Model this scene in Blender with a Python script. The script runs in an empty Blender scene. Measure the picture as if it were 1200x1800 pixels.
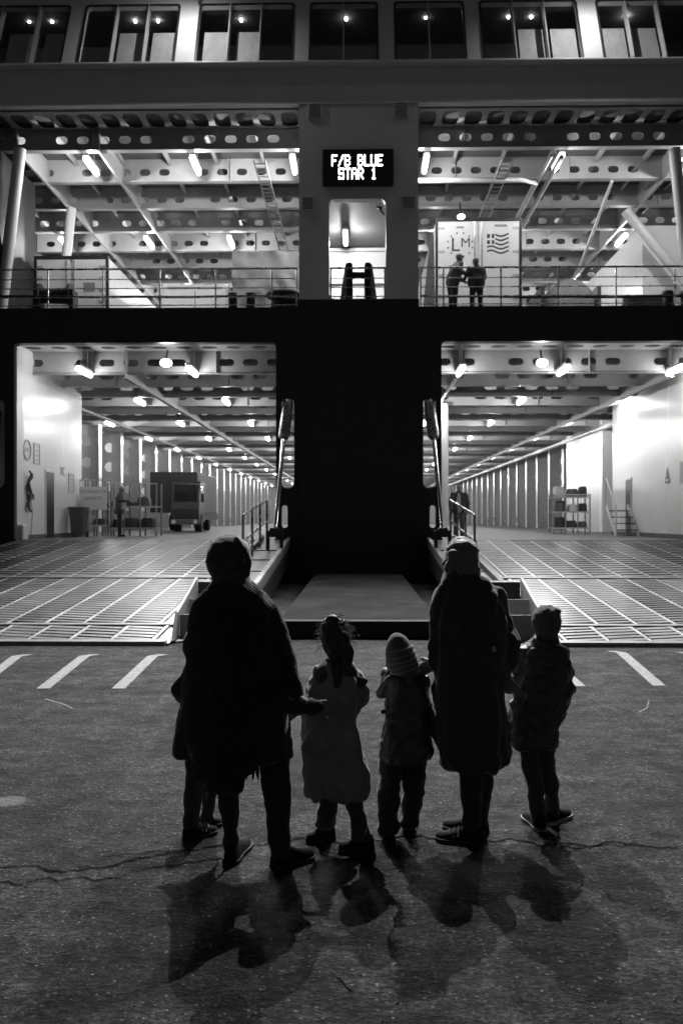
import bpy, bmesh, math, random
import numpy as np
from mathutils import Vector, Matrix, noise
from mathutils.geometry import tessellate_polygon
random.seed(7)
PI = math.pi
sc = bpy.context.scene
COL = sc.collection

# ------------------------------------------------------------------ camera
EYE = 1.72; FPX = 1600.0; YAW = math.atan(30/FPX)
cam_d = bpy.data.cameras.new('camera'); cam = bpy.data.objects.new('camera', cam_d); COL.objects.link(cam)
cam.location = (0, 0, EYE); cam.rotation_euler = (PI/2, 0, YAW)
cam_d.sensor_fit = 'VERTICAL'; cam_d.sensor_height = 36; cam_d.sensor_width = 24; cam_d.lens = 32
cam_d.shift_y = 12/1800; cam_d.clip_end = 3000; cam_d.clip_start = .05
cam_d.dof.use_dof = True; cam_d.dof.focus_distance = 4.75; cam_d.dof.aperture_fstop = 6.3
sc.camera = cam
# ------------------------------------------------------------------ night sky
w = bpy.data.worlds.new('World'); sc.world = w; w.use_nodes = True
nt = w.node_tree; bg = nt.nodes['Background']
sky = nt.nodes.new('ShaderNodeTexSky'); sky.sky_type = 'NISHITA'; sky.sun_disc = False
sky.sun_elevation = math.radians(-2); sky.sun_rotation = math.radians(180)
bw = nt.nodes.new('ShaderNodeRGBToBW')
nt.links.new(sky.outputs[0], bw.inputs[0]); nt.links.new(bw.outputs[0], bg.inputs[0])
bg.inputs[1].default_value = 0.15
# ------------------------------------------------------------------ exposure, lamp strengths
vs = sc.view_settings
vs.view_transform = 'Standard'; vs.look = 'None'; vs.gamma = 1; vs.exposure = 0.0; vs.use_curve_mapping = False
P_TUBE = 118.0         # light of one ceiling tube, watt
P_FLOOD_DECK = 1000.0   # floodlights at the two deck openings, watt
P_FLOOD_HIGH = 18500.0  # floodlights high on the superstructure, watt
sc.render.engine = 'CYCLES'
cy = sc.cycles
cy.use_denoising = True; cy.max_bounces = 5; cy.diffuse_bounces = 3; cy.glossy_bounces = 3
cy.transparent_max_bounces = 8; cy.transmission_bounces = 3; cy.sample_clamp_indirect = 4; cy.caustics_reflective = False; cy.caustics_refractive = False
cy.use_adaptive_sampling = True; cy.adaptive_threshold = .02

# ================================================================== helpers
def at(px, py, Y):
    """point on the plane Y seen at photograph position px, py"""
    u = (px-600)/FPX; v = (912-py)/FPX
    t = Y/(math.cos(YAW)+u*math.sin(YAW))
    return Vector((t*(-math.sin(YAW)+u*math.cos(YAW)), Y, EYE+t*v))
def ground(px, py, z=0.0):
    u = (px-600)/FPX; v = (912-py)/FPX
    t = (z-EYE)/v
    return Vector((t*(-math.sin(YAW)+u*math.cos(YAW)), t*(math.cos(YAW)+u*math.sin(YAW)), z))

OFF = {}
class MB:
    def __init__(s): s.v = []; s.f = []
    def add(s, vs, fs):
        n = len(s.v); s.v += [tuple(p) for p in vs]; s.f += [tuple(i+n for i in f) for f in fs]; return s
    def box(s, x0, x1, y0, y1, z0, z1):
        return s.add([(x0,y0,z0),(x1,y0,z0),(x1,y1,z0),(x0,y1,z0),(x0,y0,z1),(x1,y0,z1),(x1,y1,z1),(x0,y1,z1)],
                     [(3,2,1,0),(4,5,6,7),(0,1,5,4),(1,2,6,5),(2,3,7,6),(3,0,4,7)])
    def cbox(s, x0, x1, y0, y1, z0, z1, b=.01):
        bm = bmesh.new(); bmesh.ops.create_cube(bm, size=1)
        for v in bm.verts: v.co = Vector(((x0+x1)/2+v.co.x*(x1-x0), (y0+y1)/2+v.co.y*(y1-y0), (z0+z1)/2+v.co.z*(z1-z0)))
        bmesh.ops.bevel(bm, geom=bm.edges[:], offset=b, segments=2, affect='EDGES', profile=.5)
        bm.verts.index_update(); s.add([v.co for v in bm.verts], [[v.index for v in f.verts] for f in bm.faces]); bm.free(); return s
    def tube(s, pts, r, n=8, cap=True):
        pts = [Vector(p) for p in pts]; m = len(pts); rs = r if isinstance(r, (list, tuple)) else [r]*m
        vs = []; prev = None
        for i, p in enumerate(pts):
            d = (pts[min(i+1, m-1)]-pts[max(i-1, 0)]).normalized()
            if prev is None:
                a = d.orthogonal().normalized()
            else:
                a = (prev-d*prev.dot(d)); a = a.normalized() if a.length > 1e-6 else d.orthogonal().normalized()
            prev = a; b = d.cross(a)
            for k in range(n):
                t = 2*PI*k/n; vs.append(p+(a*math.cos(t)+b*math.sin(t))*rs[i])
        fs = [(i*n+k, i*n+(k+1) % n, (i+1)*n+(k+1) % n, (i+1)*n+k) for i in range(m-1) for k in range(n)]
        if cap: fs += [tuple(range(n-1, -1, -1)), tuple(range((m-1)*n, m*n))]
        return s.add(vs, fs)
    def loft(s, rings, n=20, p=2.0):
        """rings: (cx, cy, z, rx, ry) stacked cross-sections, closed at both ends"""
        vs = []; m = len(rings)
        for (cx, cyy, z, rx, ry) in rings:
            for k in range(n):
                t = 2*PI*k/n; c, q = math.cos(t), math.sin(t)
                vs.append((cx+rx*math.copysign(abs(c)**(2/p), c), cyy+ry*math.copysign(abs(q)**(2/p), q), z))
        fs = [(i*n+k, i*n+(k+1) % n, (i+1)*n+(k+1) % n, (i+1)*n+k) for i in range(m-1) for k in range(n)]
        fs += [tuple(range(n-1, -1, -1)), tuple(range((m-1)*n, m*n))]
        return s.add(vs, fs)
    def ball(s, c, rx, ry=None, rz=None, n=12):
        ry = ry or rx; rz = rz or rx
        return s.loft([(c[0], c[1], c[2]+rz*math.sin(a), max(1e-4, rx*math.cos(a)), max(1e-4, ry*math.cos(a))) for a in [(-PI/2)+PI*i/8 for i in range(9)]], n)
    def cap(s, a, b, ra, rb, n=10):
        a, b = Vector(a), Vector(b); d = b-a; L = d.length
        if L < 1e-5: return s.ball(a, ra)
        d /= L; pts, rr = [], []
        for t in (-.95, -.7, -.35): pts.append(a+d*ra*t); rr.append(ra*math.sqrt(1-t*t))
        pts.append(a); rr.append(ra); pts.append(b); rr.append(rb)
        for t in (.35, .7, .95): pts.append(b+d*rb*t); rr.append(rb*math.sqrt(1-t*t))
        return s.tube(pts, rr, n)
    def plate(s, outer, holes, fn, th):
        """flat plate with holes; fn(u, v, w) -> point, w = 0 front, th back"""
        loops = [[Vector((u, v, 0)) for u, v in L] for L in [outer]+holes]
        tris = tessellate_polygon(loops); flat = [p for L in loops for p in L]; N = len(flat)
        vs = [fn(p.x, p.y, 0) for p in flat]+[fn(p.x, p.y, th) for p in flat]
        fs = [tuple(t) for t in tris]+[tuple(i+N for i in reversed(t)) for t in tris]
        k = 0
        for L in loops:
            n = len(L)
            fs += [(k+i, k+(i+1) % n, k+(i+1) % n+N, k+i+N) for i in range(n)]
            k += n
        return s.add(vs, fs)
    def build(s, name, mat, parent=None, smooth=False, loc=None, bevel=0, recalc=True):
        off = Vector(loc) if loc is not None else OFF.get(parent, Vector()) if parent else Vector()
        me = bpy.data.meshes.new(name)
        me.from_pydata([tuple(Vector(p)-off) for p in s.v], [], s.f)
        if recalc:
            bm = bmesh.new(); bm.from_mesh(me); bmesh.ops.recalc_face_normals(bm, faces=bm.faces)
            if bevel: bmesh.ops.bevel(bm, geom=[e for e in bm.edges if e.calc_face_angle(0) > .6], offset=bevel, segments=2, affect='EDGES', profile=.5)
            bm.to_mesh(me); bm.free()
        me.materials.append(mat if not isinstance(mat, str) else MT[mat])
        if smooth: smoothen(me)
        o = bpy.data.objects.new(name, me); COL.objects.link(o)
        if parent is not None:
            o.parent = parent
            if loc is not None: o.location = off-OFF.get(parent, Vector())
            OFF[o] = off
        elif loc is not None: o.location = off; OFF[o] = off
        return o
def smoothen(me):
    me.polygons.foreach_set('use_smooth', [True]*len(me.polygons))
    me.set_sharp_from_angle(angle=math.radians(40))
def rrect(x0, x1, z0, z1, r, n=4):
    pts = []
    for (cx, cz, a) in ((x1-r, z1-r, 0), (x0+r, z1-r, PI/2), (x0+r, z0+r, PI), (x1-r, z0+r, 1.5*PI)):
        pts += [(cx+r*math.cos(a+PI/2*i/n), cz+r*math.sin(a+PI/2*i/n)) for i in range(n+1)]
    return pts
def circ(x, z, r, n=14): return [(x+r*math.cos(2*PI*i/n), z+r*math.sin(2*PI*i/n)) for i in range(n)]
def XZ(Y): return lambda u, v, w: (u, Y+w, v)
def XY(Z): return lambda u, v, w: (u, v, Z+w)
def YZ(X): return lambda u, v, w: (X+w, u, v)
def tag(o, label=None, cat=None, group=None, kind=None):
    for k, v in (('label', label), ('category', cat), ('group', group), ('kind', kind)):
        if v: o[k] = v
    return o
def thing(name, label, cat, loc=(0, 0, 0), group=None):
    o = bpy.data.objects.new(name, None); COL.objects.link(o); o.location = loc; o.empty_display_size = .2
    OFF[o] = Vector(loc); return tag(o, label, cat, group)
def inst(src, parent, loc, name=None):
    """a copy of a part that shares its mesh; loc is the world offset of the copy's origin"""
    c = src.copy(); COL.objects.link(c); c.parent = parent; c.location = Vector(loc)-OFF.get(parent, Vector())
    OFF[c] = Vector(loc); return c
def textmesh(name, body, size, mat, parent, loc, align='CENTER', depth=.004, squash=1.0, rotz=0):
    cu = bpy.data.curves.new(name, 'FONT'); cu.body = body; cu.size = size; cu.align_x = align; cu.align_y = 'CENTER'; cu.extrude = depth; cu.resolution_u = 3
    to = bpy.data.objects.new(name, cu); COL.objects.link(to)
    bpy.context.view_layer.update()
    me = bpy.data.meshes.new_from_object(to.evaluated_get(bpy.context.evaluated_depsgraph_get()))
    bpy.data.objects.remove(to); bpy.data.curves.remove(cu)
    me.name = name; me.materials.clear(); me.materials.append(MT[mat] if isinstance(mat, str) else mat)
    me.transform(Matrix.Rotation(rotz, 4, 'Z') @ Matrix.Rotation(PI/2, 4, 'X') @ Matrix.Diagonal((squash, 1, 1, 1)))
    o = bpy.data.objects.new(name, me); COL.objects.link(o); o.parent = parent; o.location = Vector(loc)-OFF.get(parent, Vector()); OFF[o] = Vector(loc)
    return o

# ------------------------------------------------------------------ materials (black and white photograph: greys only)
MT = {}
def mat(name, g, rough=.5, metal=0, var=.15, scale=3, bump=0, bscale=40, spec=.5, streak=0, emit=0):
    m = bpy.data.materials.new(name); m.use_nodes = True; t = m.node_tree; b = t.nodes['Principled BSDF']
    b.inputs['Roughness'].default_value = rough; b.inputs['Metallic'].default_value = metal; b.inputs['Specular IOR Level'].default_value = spec
    tc = t.nodes.new('ShaderNodeTexCoord')
    if emit:
        b.inputs['Base Color'].default_value = (g, g, g, 1)
        b.inputs['Emission Color'].default_value = (1, 1, 1, 1); b.inputs['Emission Strength'].default_value = emit
    else:
        mp = t.nodes.new('ShaderNodeMapping'); t.links.new(tc.outputs['Object'], mp.inputs[0])
        if streak: mp.inputs['Scale'].default_value = (1, 1, streak)
        n1 = t.nodes.new('ShaderNodeTexNoise'); n1.inputs['Scale'].default_value = scale; n1.inputs['Detail'].default_value = 7; n1.inputs['Roughness'].default_value = .65
        t.links.new(mp.outputs[0], n1.inputs['Vector'])
        mr = t.nodes.new('ShaderNodeMapRange'); mr.inputs['From Min'].default_value = .28; mr.inputs['From Max'].default_value = .72
        mr.inputs['To Min'].default_value = g*(1-var); mr.inputs['To Max'].default_value = min(.95, g*(1+var))
        t.links.new(n1.outputs['Fac'], mr.inputs['Value']); t.links.new(mr.outputs[0], b.inputs['Base Color'])
        mr2 = t.nodes.new('ShaderNodeMapRange'); mr2.inputs['To Min'].default_value = max(.02, rough-.12); mr2.inputs['To Max'].default_value = min(1, rough+.12)
        t.links.new(n1.outputs['Fac'], mr2.inputs['Value']); t.links.new(mr2.outputs[0], b.inputs['Roughness'])
    if bump:
        n2 = t.nodes.new('ShaderNodeTexNoise'); n2.inputs['Scale'].default_value = bscale; n2.inputs['Detail'].default_value = 5
        t.links.new(tc.outputs['Object'], n2.inputs['Vector'])
        bp = t.nodes.new('ShaderNodeBump'); bp.inputs['Strength'].default_value = bump; bp.inputs['Distance'].default_value = .02
        t.links.new(n2.outputs['Fac'], bp.inputs['Height']); t.links.new(bp.outputs[0], b.inputs['Normal'])
    MT[name] = m; return m
mat('hull_black', .013, .45, var=.3, scale=.8, bump=.06, bscale=3, streak=.25)
mat('hull_white', .62, .45, var=.08, scale=.7, bump=.05, bscale=2.5, streak=.3)
mat('deck_white', .72, .42, var=.10, scale=.8, bump=.05, bscale=2, streak=.3)
mat('wall_white', .86, .25, var=.05, scale=.6, bump=.10, bscale=1.6, streak=.25)
mat('ceiling_grey', .10, .6, var=.2, scale=1.2)
mat('beam_paint', .36, .5, var=.15, scale=1.0, bump=.05, bscale=3)
mat('web_paint', .40, .5, var=.15)
mat('deck_floor', .15, .5, var=.45, scale=1.5, bump=.3, bscale=12)
mat('ramp_plate', .02, .36, var=.6, scale=1.3, bump=.4, bscale=14, spec=.45)
mat('ramp_strip', .40, .38, var=.6, scale=2, bump=.2, bscale=20)
mat('ramp_bar', .15, .40, var=.55, scale=1.6, bump=.2, bscale=18); mat('ramp_bar_worn', .17, .36, var=.7, scale=1.6, bump=.2, bscale=18); mat('ramp_bar_dark', .085, .34, var=.8, scale=1.6, bump=.2, bscale=18)
mat('ramp_rim', .22, .45, var=.3, scale=5)
mat('flange_grey', .32, .5, var=.2, scale=3)
mat('steel', .45, .28, metal=.8, var=.2, scale=5)
mat('chrome', .75, .12, metal=1, var=.1, scale=3)
mat('dark_steel', .03, .45, metal=.2, var=.3)
mat('rail_paint', .55, .4, var=.15, scale=6)
mat('rubber', .012, .7, var=.3, scale=6, bump=.2)
mat('concrete', .020, .95, var=.9, scale=1.1, bump=.5, bscale=25, spec=.1)
mat('paint_line', .30, .65, var=.6, scale=14, bump=.3, bscale=60)
mat('crack_dark', .006, .9, var=.3, spec=.05)
mat('grit', .16, .7, var=.7, scale=3)
mat('lamp_box', .7, .5, var=.05)
mat('tube_glow', .9, .5, emit=5.0); MT['tube_glow'].cycles.emission_sampling = 'NONE'
mat('flood_glow', .9, .5, emit=60)
mat('led_glow', .9, .5, emit=3.2)
mat('downlight_glow', .9, .5, emit=55)
mat('led_board', .006, .35, var=.1)
mat('trailer_white', .88, .35, var=.06, scale=2)
mat('trailer_grey', .30, .5, var=.1, scale=3)
mat('print_dark', .05, .6, var=.1)
mat('print_mid', .30, .6, var=.1)
mat('print_pale', .50, .6, var=.05)
mat('tarpaulin', .20, .6, var=.18, scale=4, bump=.3, bscale=6)
mat('truck_dark', .02, .4, var=.2, scale=3)
mat('truck_grey', .032, .4, var=.15, scale=3)
mat('tyre', .02, .8, var=.3)
mat('glass_dark', .02, .06, var=.05, spec=.9)
mat('plastic_grey', .09, .5, var=.2)
mat('cargo_dark', .05, .7, var=.4, scale=5, bump=.3)
mat('cargo_pale', .6, .6, var=.15, scale=5)
mat('blind', .8, .7, var=.18, scale=5, streak=.2)
mat('lounge', .22, .7, var=.2)
mat('skin', .22, .5, var=.1, scale=20)
mat('skin_dark', .22, .5, var=.1, scale=20)
mat('hair', 0.030, .4, var=.3, scale=30)
mat('hair_strand', .14, .4, var=.3, scale=30)  # same hair, paler: rim light on the frizz put into the colour
mat('coat_black', 0.031, .85, var=.4, scale=14, bump=.35, bscale=60)
mat('coat_dark', 0.048, .75, var=.4, scale=10, bump=.35, bscale=70)
mat('coat_satin', 0.062, .34, var=.3, scale=10, bump=.25, bscale=45)
mat('coat_girl', .26, .55, var=.25, scale=9, bump=.2, bscale=60)
mat('scarf_dark', 0.054, .8, var=.4, scale=20, bump=.3, bscale=90)
mat('scarf_satin', 0.165, .45, var=.3, scale=16, bump=.2, bscale=60)
mat('trousers', 0.025, .8, var=.4, scale=20, bump=.3, bscale=90)
mat('jeans', 0.054, .75, var=.4, scale=24, bump=.3, bscale=120)
mat('wool_grey', 0.120, .85, var=.3, scale=30, bump=.5, bscale=160)
mat('wool_band', .26, .85, var=.3, scale=30, bump=.5, bscale=160)
mat('shoe_dark', 0.016, .7, var=.4, scale=30, bump=.2, bscale=100, spec=.12)
mat('shoe_pale', .30, .6, var=.2, scale=30)
mat('sole_dark', .03, .6, var=.2)
mat('sole_pale', .45, .6, var=.2)
mat('jacket_grey', .06, .7, var=.3, scale=9, bump=.3, bscale=50)
mat('jacket_two', .10, .7, var=.6, scale=2.5, bump=.3, bscale=50)
mat('jacket_mid', .09, .7, var=.3, scale=9, bump=.3, bscale=50)
mat('hivis', .45, .6, var=.2)
mat('shirt_pale', .5, .7, var=.1)
mat('helmet', .35, .35, var=.05)
mat('water', .01, .08, var=.1, scale=.4, bump=.4, bscale=1.2)

def knit_material():
    m = mat('shawl_knit', .022, .9, var=.5, scale=25, bump=0)
    t = m.node_tree; b = t.nodes['Principled BSDF']; tc = t.nodes.new('ShaderNodeTexCoord')
    wv = t.nodes.new('ShaderNodeTexWave'); wv.wave_type = 'BANDS'; wv.bands_direction = 'DIAGONAL'; wv.inputs['Scale'].default_value = 22; wv.inputs['Distortion'].default_value = 6; wv.inputs['Detail'].default_value = 3; wv.inputs['Detail Scale'].default_value = 3
    vo = t.nodes.new('ShaderNodeTexVoronoi'); vo.inputs['Scale'].default_value = 85
    ad = t.nodes.new('ShaderNodeMath'); ad.operation = 'ADD'
    t.links.new(tc.outputs['Object'], wv.inputs['Vector']); t.links.new(tc.outputs['Object'], vo.inputs['Vector'])
    t.links.new(wv.outputs['Fac'], ad.inputs[0]); t.links.new(vo.outputs['Distance'], ad.inputs[1])
    bp = t.nodes.new('ShaderNodeBump'); bp.inputs['Strength'].default_value = .7; bp.inputs['Distance'].default_value = .010
    t.links.new(ad.outputs[0], bp.inputs['Height']); t.links.new(bp.outputs[0], b.inputs['Normal'])
knit_material()

for nm in ('coat_black', 'coat_dark', 'shawl_knit', 'scarf_dark', 'scarf_satin', 'trousers', 'jeans', 'wool_grey', 'wool_band', 'coat_girl'):
    b_ = MT[nm].node_tree.nodes['Principled BSDF']; b_.inputs['Sheen Weight'].default_value = .65; b_.inputs['Sheen Roughness'].default_value = .4

MT['shawl_knit'].node_tree.nodes['Principled BSDF'].inputs['Sheen Weight'].default_value = .3
def quay_material():
    m = bpy.data.materials.new('quay_asphalt'); m.use_nodes = True; t = m.node_tree; b = t.nodes['Principled BSDF']; MT['quay'] = m
    N = t.nodes.new; L = t.links.new
    tc = N('ShaderNodeTexCoord'); O = tc.outputs['Object']
    def noi(scale, detail=6, rough=.6, sy=1.0, sx=1.0):
        mp = N('ShaderNodeMapping'); mp.inputs['Scale'].default_value = (sx, sy, 1); L(O, mp.inputs[0])
        n = N('ShaderNodeTexNoise'); n.inputs['Scale'].default_value = scale; n.inputs['Detail'].default_value = detail; n.inputs['Roughness'].default_value = rough
        L(mp.outputs[0], n.inputs['Vector']); return n.outputs['Fac']
    def ma(op, a, c=None, clamp=False):
        q = N('ShaderNodeMath'); q.operation = op; q.use_clamp = clamp
        for i, x in enumerate((a, c)):
            if x is None: continue
            if isinstance(x, (int, float)): q.inputs[i].default_value = x
            else: L(x, q.inputs[i])
        return q.outputs[0]
    def mr(v, a, bb, c, d):
        q = N('ShaderNodeMapRange'); L(v, q.inputs['Value'])
        for nm, x in zip(('From Min', 'From Max', 'To Min', 'To Max'), (a, bb, c, d)): q.inputs[nm].default_value = x
        return q.outputs[0]
    big = noi(.9, 6, .7); mid = noi(4.5, 8, .78, 1.15); fine = noi(46, 6, .85); streak = noi(14, 5, .7, 1.4); blot = noi(2.1, 3, .5, 1.2)
    oil = mr(blot, .60, .66, 1.0, .38)
    # pale aggregate chips, with the asphalt's glints painted into their colour
    vo = N('ShaderNodeTexVoronoi'); vo.inputs['Scale'].default_value = 42; L(O, vo.inputs['Vector'])
    vr = N('ShaderNodeSeparateColor'); L(vo.outputs['Color'], vr.inputs[0])
    chip_glint = ma('MULTIPLY', mr(vo.outputs['Distance'], .36, .12, 0, 1), mr(vr.outputs[0], .74, .78, 0, 1), True)
    col = ma('MULTIPLY', mr(big, .40, .60, .022, .060), mr(mid, .40, .60, .5, 1.55))
    col = ma('MULTIPLY', col, mr(streak, .38, .62, .65, 1.3)); col = ma('MULTIPLY', col, mr(fine, .43, .57, .3, 1.8))
    dark = noi(22, 3, .8, 1.6)
    col = ma('MULTIPLY', ma('MULTIPLY', col, oil), mr(dark, .42, .52, .3, 1.15)); col = ma('ADD', col, ma('MULTIPLY', chip_glint, mr(mid, .4, .6, .03, .34)))
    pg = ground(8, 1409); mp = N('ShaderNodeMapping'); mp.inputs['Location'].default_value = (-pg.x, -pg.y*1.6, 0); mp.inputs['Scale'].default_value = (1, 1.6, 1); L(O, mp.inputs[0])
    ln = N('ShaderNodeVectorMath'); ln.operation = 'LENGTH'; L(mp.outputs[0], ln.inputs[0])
    glint_patch = mr(ma('ADD', ln.outputs['Value'], ma('MULTIPLY', ma('SUBTRACT', mid, .5), .6)), .10, .17, .22, 0)  # ragged bright glint on the ground, painted into the base colour
    col = ma('ADD', col, ma('MULTIPLY', glint_patch, mr(fine, .4, .6, .5, 1.3)))
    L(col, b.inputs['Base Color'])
    L(ma('SUBTRACT', mr(mid, .3, .7, .85, .55), ma('MULTIPLY', chip_glint, .25)), b.inputs['Roughness']); b.inputs['Specular IOR Level'].default_value = .22
    h = ma('ADD', ma('ADD', ma('MULTIPLY', mid, .9), ma('MULTIPLY', fine, .5)), ma('MULTIPLY', streak, .55))
    h = ma('ADD', ma('ADD', h, ma('MULTIPLY', chip_glint, .25)), ma('MULTIPLY', dark, .9))
    bp = N('ShaderNodeBump'); bp.inputs['Strength'].default_value = 1.0; bp.inputs['Distance'].default_value = .03
    L(h, bp.inputs['Height']); L(bp.outputs[0], b.inputs['Normal'])
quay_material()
def glass_material():
    m = bpy.data.materials.new('window_glass'); m.use_nodes = True; t = m.node_tree; MT['glass'] = m
    for n in list(t.nodes):
        if n.type == 'BSDF_PRINCIPLED': t.nodes.remove(n)
    tr = t.nodes.new('ShaderNodeBsdfTransparent'); tr.inputs[0].default_value = (.85, .85, .85, 1)
    gl = t.nodes.new('ShaderNodeBsdfGlossy'); gl.inputs['Roughness'].default_value = .04
    lw = t.nodes.new('ShaderNodeFresnel'); lw.inputs[0].default_value = 1.5
    ge = t.nodes.new('ShaderNodeNewGeometry'); sb = t.nodes.new('ShaderNodeMath'); sb.operation = 'SUBTRACT'; sb.use_clamp = True; t.links.new(lw.outputs[0], sb.inputs[0]); t.links.new(ge.outputs['Backfacing'], sb.inputs[1])
    mx = t.nodes.new('ShaderNodeMixShader'); t.links.new(sb.outputs[0], mx.inputs[0]); t.links.new(tr.outputs[0], mx.inputs[1]); t.links.new(gl.outputs[0], mx.inputs[2])
    t.links.new(mx.outputs[0], t.nodes['Material Output'].inputs[0])
glass_material()

# ================================================================== the setting
F = 25.0; ZD = 1.12; ZU = 7.52                     # stern plane, lower car deck, upper car deck
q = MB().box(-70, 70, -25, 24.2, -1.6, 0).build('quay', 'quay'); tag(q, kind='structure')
q = MB().box(-900, 900, -300, 1500, -2.2, -1.9).build('water', 'water'); tag(q, kind='structure')
# painted guide stripes on the quay, in front of the ramps
def stripe(p0, p1, wd, label):
    a, b = ground(*p0), ground(*p1); b2 = b+Vector(((.10 if a.x < 0 else -.10), .16, 0))
    m = MB(); z0, z1 = .001, .005
    def seg(p, q, wa, wb):
        m.add([(p.x-wa, p.y, z1), (p.x+wa, p.y, z1), (q.x+wb, q.y, z1), (q.x-wb, q.y, z1), (p.x-wa, p.y, z0), (p.x+wa, p.y, z0), (q.x+wb, q.y, z0), (q.x-wb, q.y, z0)],
              [(0, 1, 2, 3), (7, 6, 5, 4), (0, 4, 5, 1), (1, 5, 6, 2), (2, 6, 7, 3), (3, 7, 4, 0)])
    seg(a, b, wd, wd); seg(b, b2, wd, wd)
    o = m.build('guide_stripe', 'paint_line', loc=(a.x, a.y, 0)); tag(o, kind='structure', label=label)
stripe((208, 1211), (268, 1154), .066, 'white painted guide stripe beside the woman in the shawl')
stripe((76, 1211), (148, 1154), .066, 'white painted guide stripe, second from the left edge')
stripe((-45, 1211), (30, 1154), .066, 'white painted guide stripe at the left edge')
stripe((1017, 1207), (955, 1150), .066, 'white painted guide stripe behind the right boy')
stripe((1158, 1206), (1092, 1148), .066, 'white painted guide stripe, right of the boy')
stripe((1310, 1206), (1215, 1150), .066, 'white painted guide stripe at the right edge')
for pts, lb in (([(80, 1229), (112, 1238), (128, 1246)], 'chalky scratch curve on the quay near the left stripes'), ([(1033, 1224), (1060, 1240), (1085, 1250)], 'long chalky scratch on the quay right of the boy'),
                ([(1128, 1222), (1140, 1232), (1136, 1245), (1122, 1252)], 'hooked chalky scratch on the quay at the right')):
    P_ = [ground(*p) for p in pts]; P_ = [P_[i].lerp(P_[i+1], t) for i in range(len(P_)-1) for t in (0, .25, .5, .75)]+[P_[-1]]; m = MB(); n = len(P_)
    m.add([p+Vector((0, -.011, .003)) for p in P_]+[p+Vector((0, .011, .003)) for p in P_], [(i, i+1, n+i+1, n+i) for i in range(n-1)])
    o = m.build('scratch_mark', 'paint_line', loc=P_[0]); tag(o, kind='structure', label=lb)
def crack(pts, wd, label):
    P_ = [ground(*p) for p in pts]
    for it in range(5):
        Q = [P_[0]]
        for a, b in zip(P_, P_[1:]):
            d = (b-a).length; mid_ = a.lerp(b, .5)+Vector((random.uniform(-.15, .15)*d, random.uniform(-.24, .24)*d, 0)); Q += [mid_, b]
        P_ = Q
    n = len(P_); m = MB(); up, lo = [], []
    for i, p in enumerate(P_):
        w_ = wd*(.25+1.1*abs(noise.noise((p.x*5, p.y*5, 4)))+.5*random.random())*min(1, .2+8*min(i, n-1-i)/n)
        up.append(p+Vector((0, w_, .0035))); lo.append(p+Vector((0, -w_, .0035)))
    m.add(lo+up, [(i, i+1, n+i+1, n+i) for i in range(n-1)])
    o = m.build('pavement_crack', 'crack_dark', loc=P_[0]); tag(o, kind='structure', label=label)
crack([(-60, 1520), (60, 1522), (130, 1530), (210, 1519), (300, 1500), (400, 1487), (480, 1480), (560, 1477), (690, 1475), (790, 1478), (880, 1478), (980, 1484), (1090, 1481), (1260, 1477)], .011, 'long jagged crack running across the quay at the feet')
crack([(-60, 1562), (40, 1556), (130, 1545), (230, 1532), (330, 1515), (420, 1500)], .008, 'branch of the crack at the lower left')
crack([(120, 1528), (180, 1510), (260, 1498), (330, 1490)], .006, 'thin branch of the crack left of the shawl woman')
crack([(960, 1484), (1040, 1490), (1110, 1487), (1190, 1490)], .007, 'second strand of the crack at the right')
crack([(590, 1712), (604, 1728), (622, 1742)], .006, 'short slanting crack at the bottom centre')
crack([(1060, 1560), (1085, 1590), (1120, 1612)], .005, 'short slanting crack at the lower right')
m = MB()
for k in range(420):
    y = 2.7+(random.random()**1.5)*7; x = random.uniform(-.42, .42)*y-.05; r = random.uniform(.003, .009)*(1.5 if random.random() < .12 else 1)
    pv = [(x+r*random.uniform(.7, 1.4)*math.cos(t), y+r*random.uniform(.7, 1.4)*math.sin(t), .001) for t in (0, 1.26, 2.5, 3.8, 5.0)]
    m.add(pv+[(x+random.uniform(-.3, .3)*r, y+random.uniform(-.3, .3)*r, r*random.uniform(.5, 1))], [(0, 1, 5), (1, 2, 5), (2, 3, 5), (3, 4, 5), (4, 0, 5), (4, 3, 2, 1, 0)])
o = m.build('loose_grit', 'grit', None); tag(o, 'scattered pale grit and small stones on the quay', 'gravel', kind='stuff')
# concrete step between the ramps, with a black fender front
st = thing('quay_step', 'low concrete step with a black rubber front between the two ramps', 'step', (0, 13.1, 0))
MB().box(-1.14, 1.14, 13.22, 24.15, .002, .26).build('slab', 'concrete', st)
MB().cbox(-1.17, 1.17, 13.02, 13.215, .002, .262, .03).build('rubber_front', 'rubber', st)

# ================================================================== the ferry
def X(px, Y=F): return at(px, 912, Y).x
def Z(py, Y=F): return at(630, py, Y).z
ferry = thing('ferry', 'stern of a large ferry at night with two open car decks and dark hull', 'ferry', (0, F, 0))
BX = 13.1
XO, XI = 9.53, 2.27           # outer and inner edge of the lower openings
# black transom
holes = []
for s in (-1, 1):
    for (x0, x1, z0, z1, r) in ((XI, XO, ZD, Z(601), .12), (1.77, 2.12, Z(858), Z(700), .15), (1.95, 2.12, Z(928), Z(888), .08), (9.78, 10.45, Z(858), Z(700), .2)):
        a, b = sorted((s*x0, s*x1)); holes.append(rrect(a, b, z0, z1, r, 5))
MB().plate([(-BX-.2, -1.7), (BX+.2, -1.7), (BX+.2, ZU+.02), (-BX-.2, ZU+.02)], holes, XZ(F), .3).build('transom', 'hull_black', ferry)
m = MB().box(-BX-.2, -BX, F+.302, 125, -1.7, ZU+.02).box(BX, BX+.2, F+.302, 125, -1.7, ZU+.02); m.build('hull_side', 'hull_black', ferry)
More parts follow.
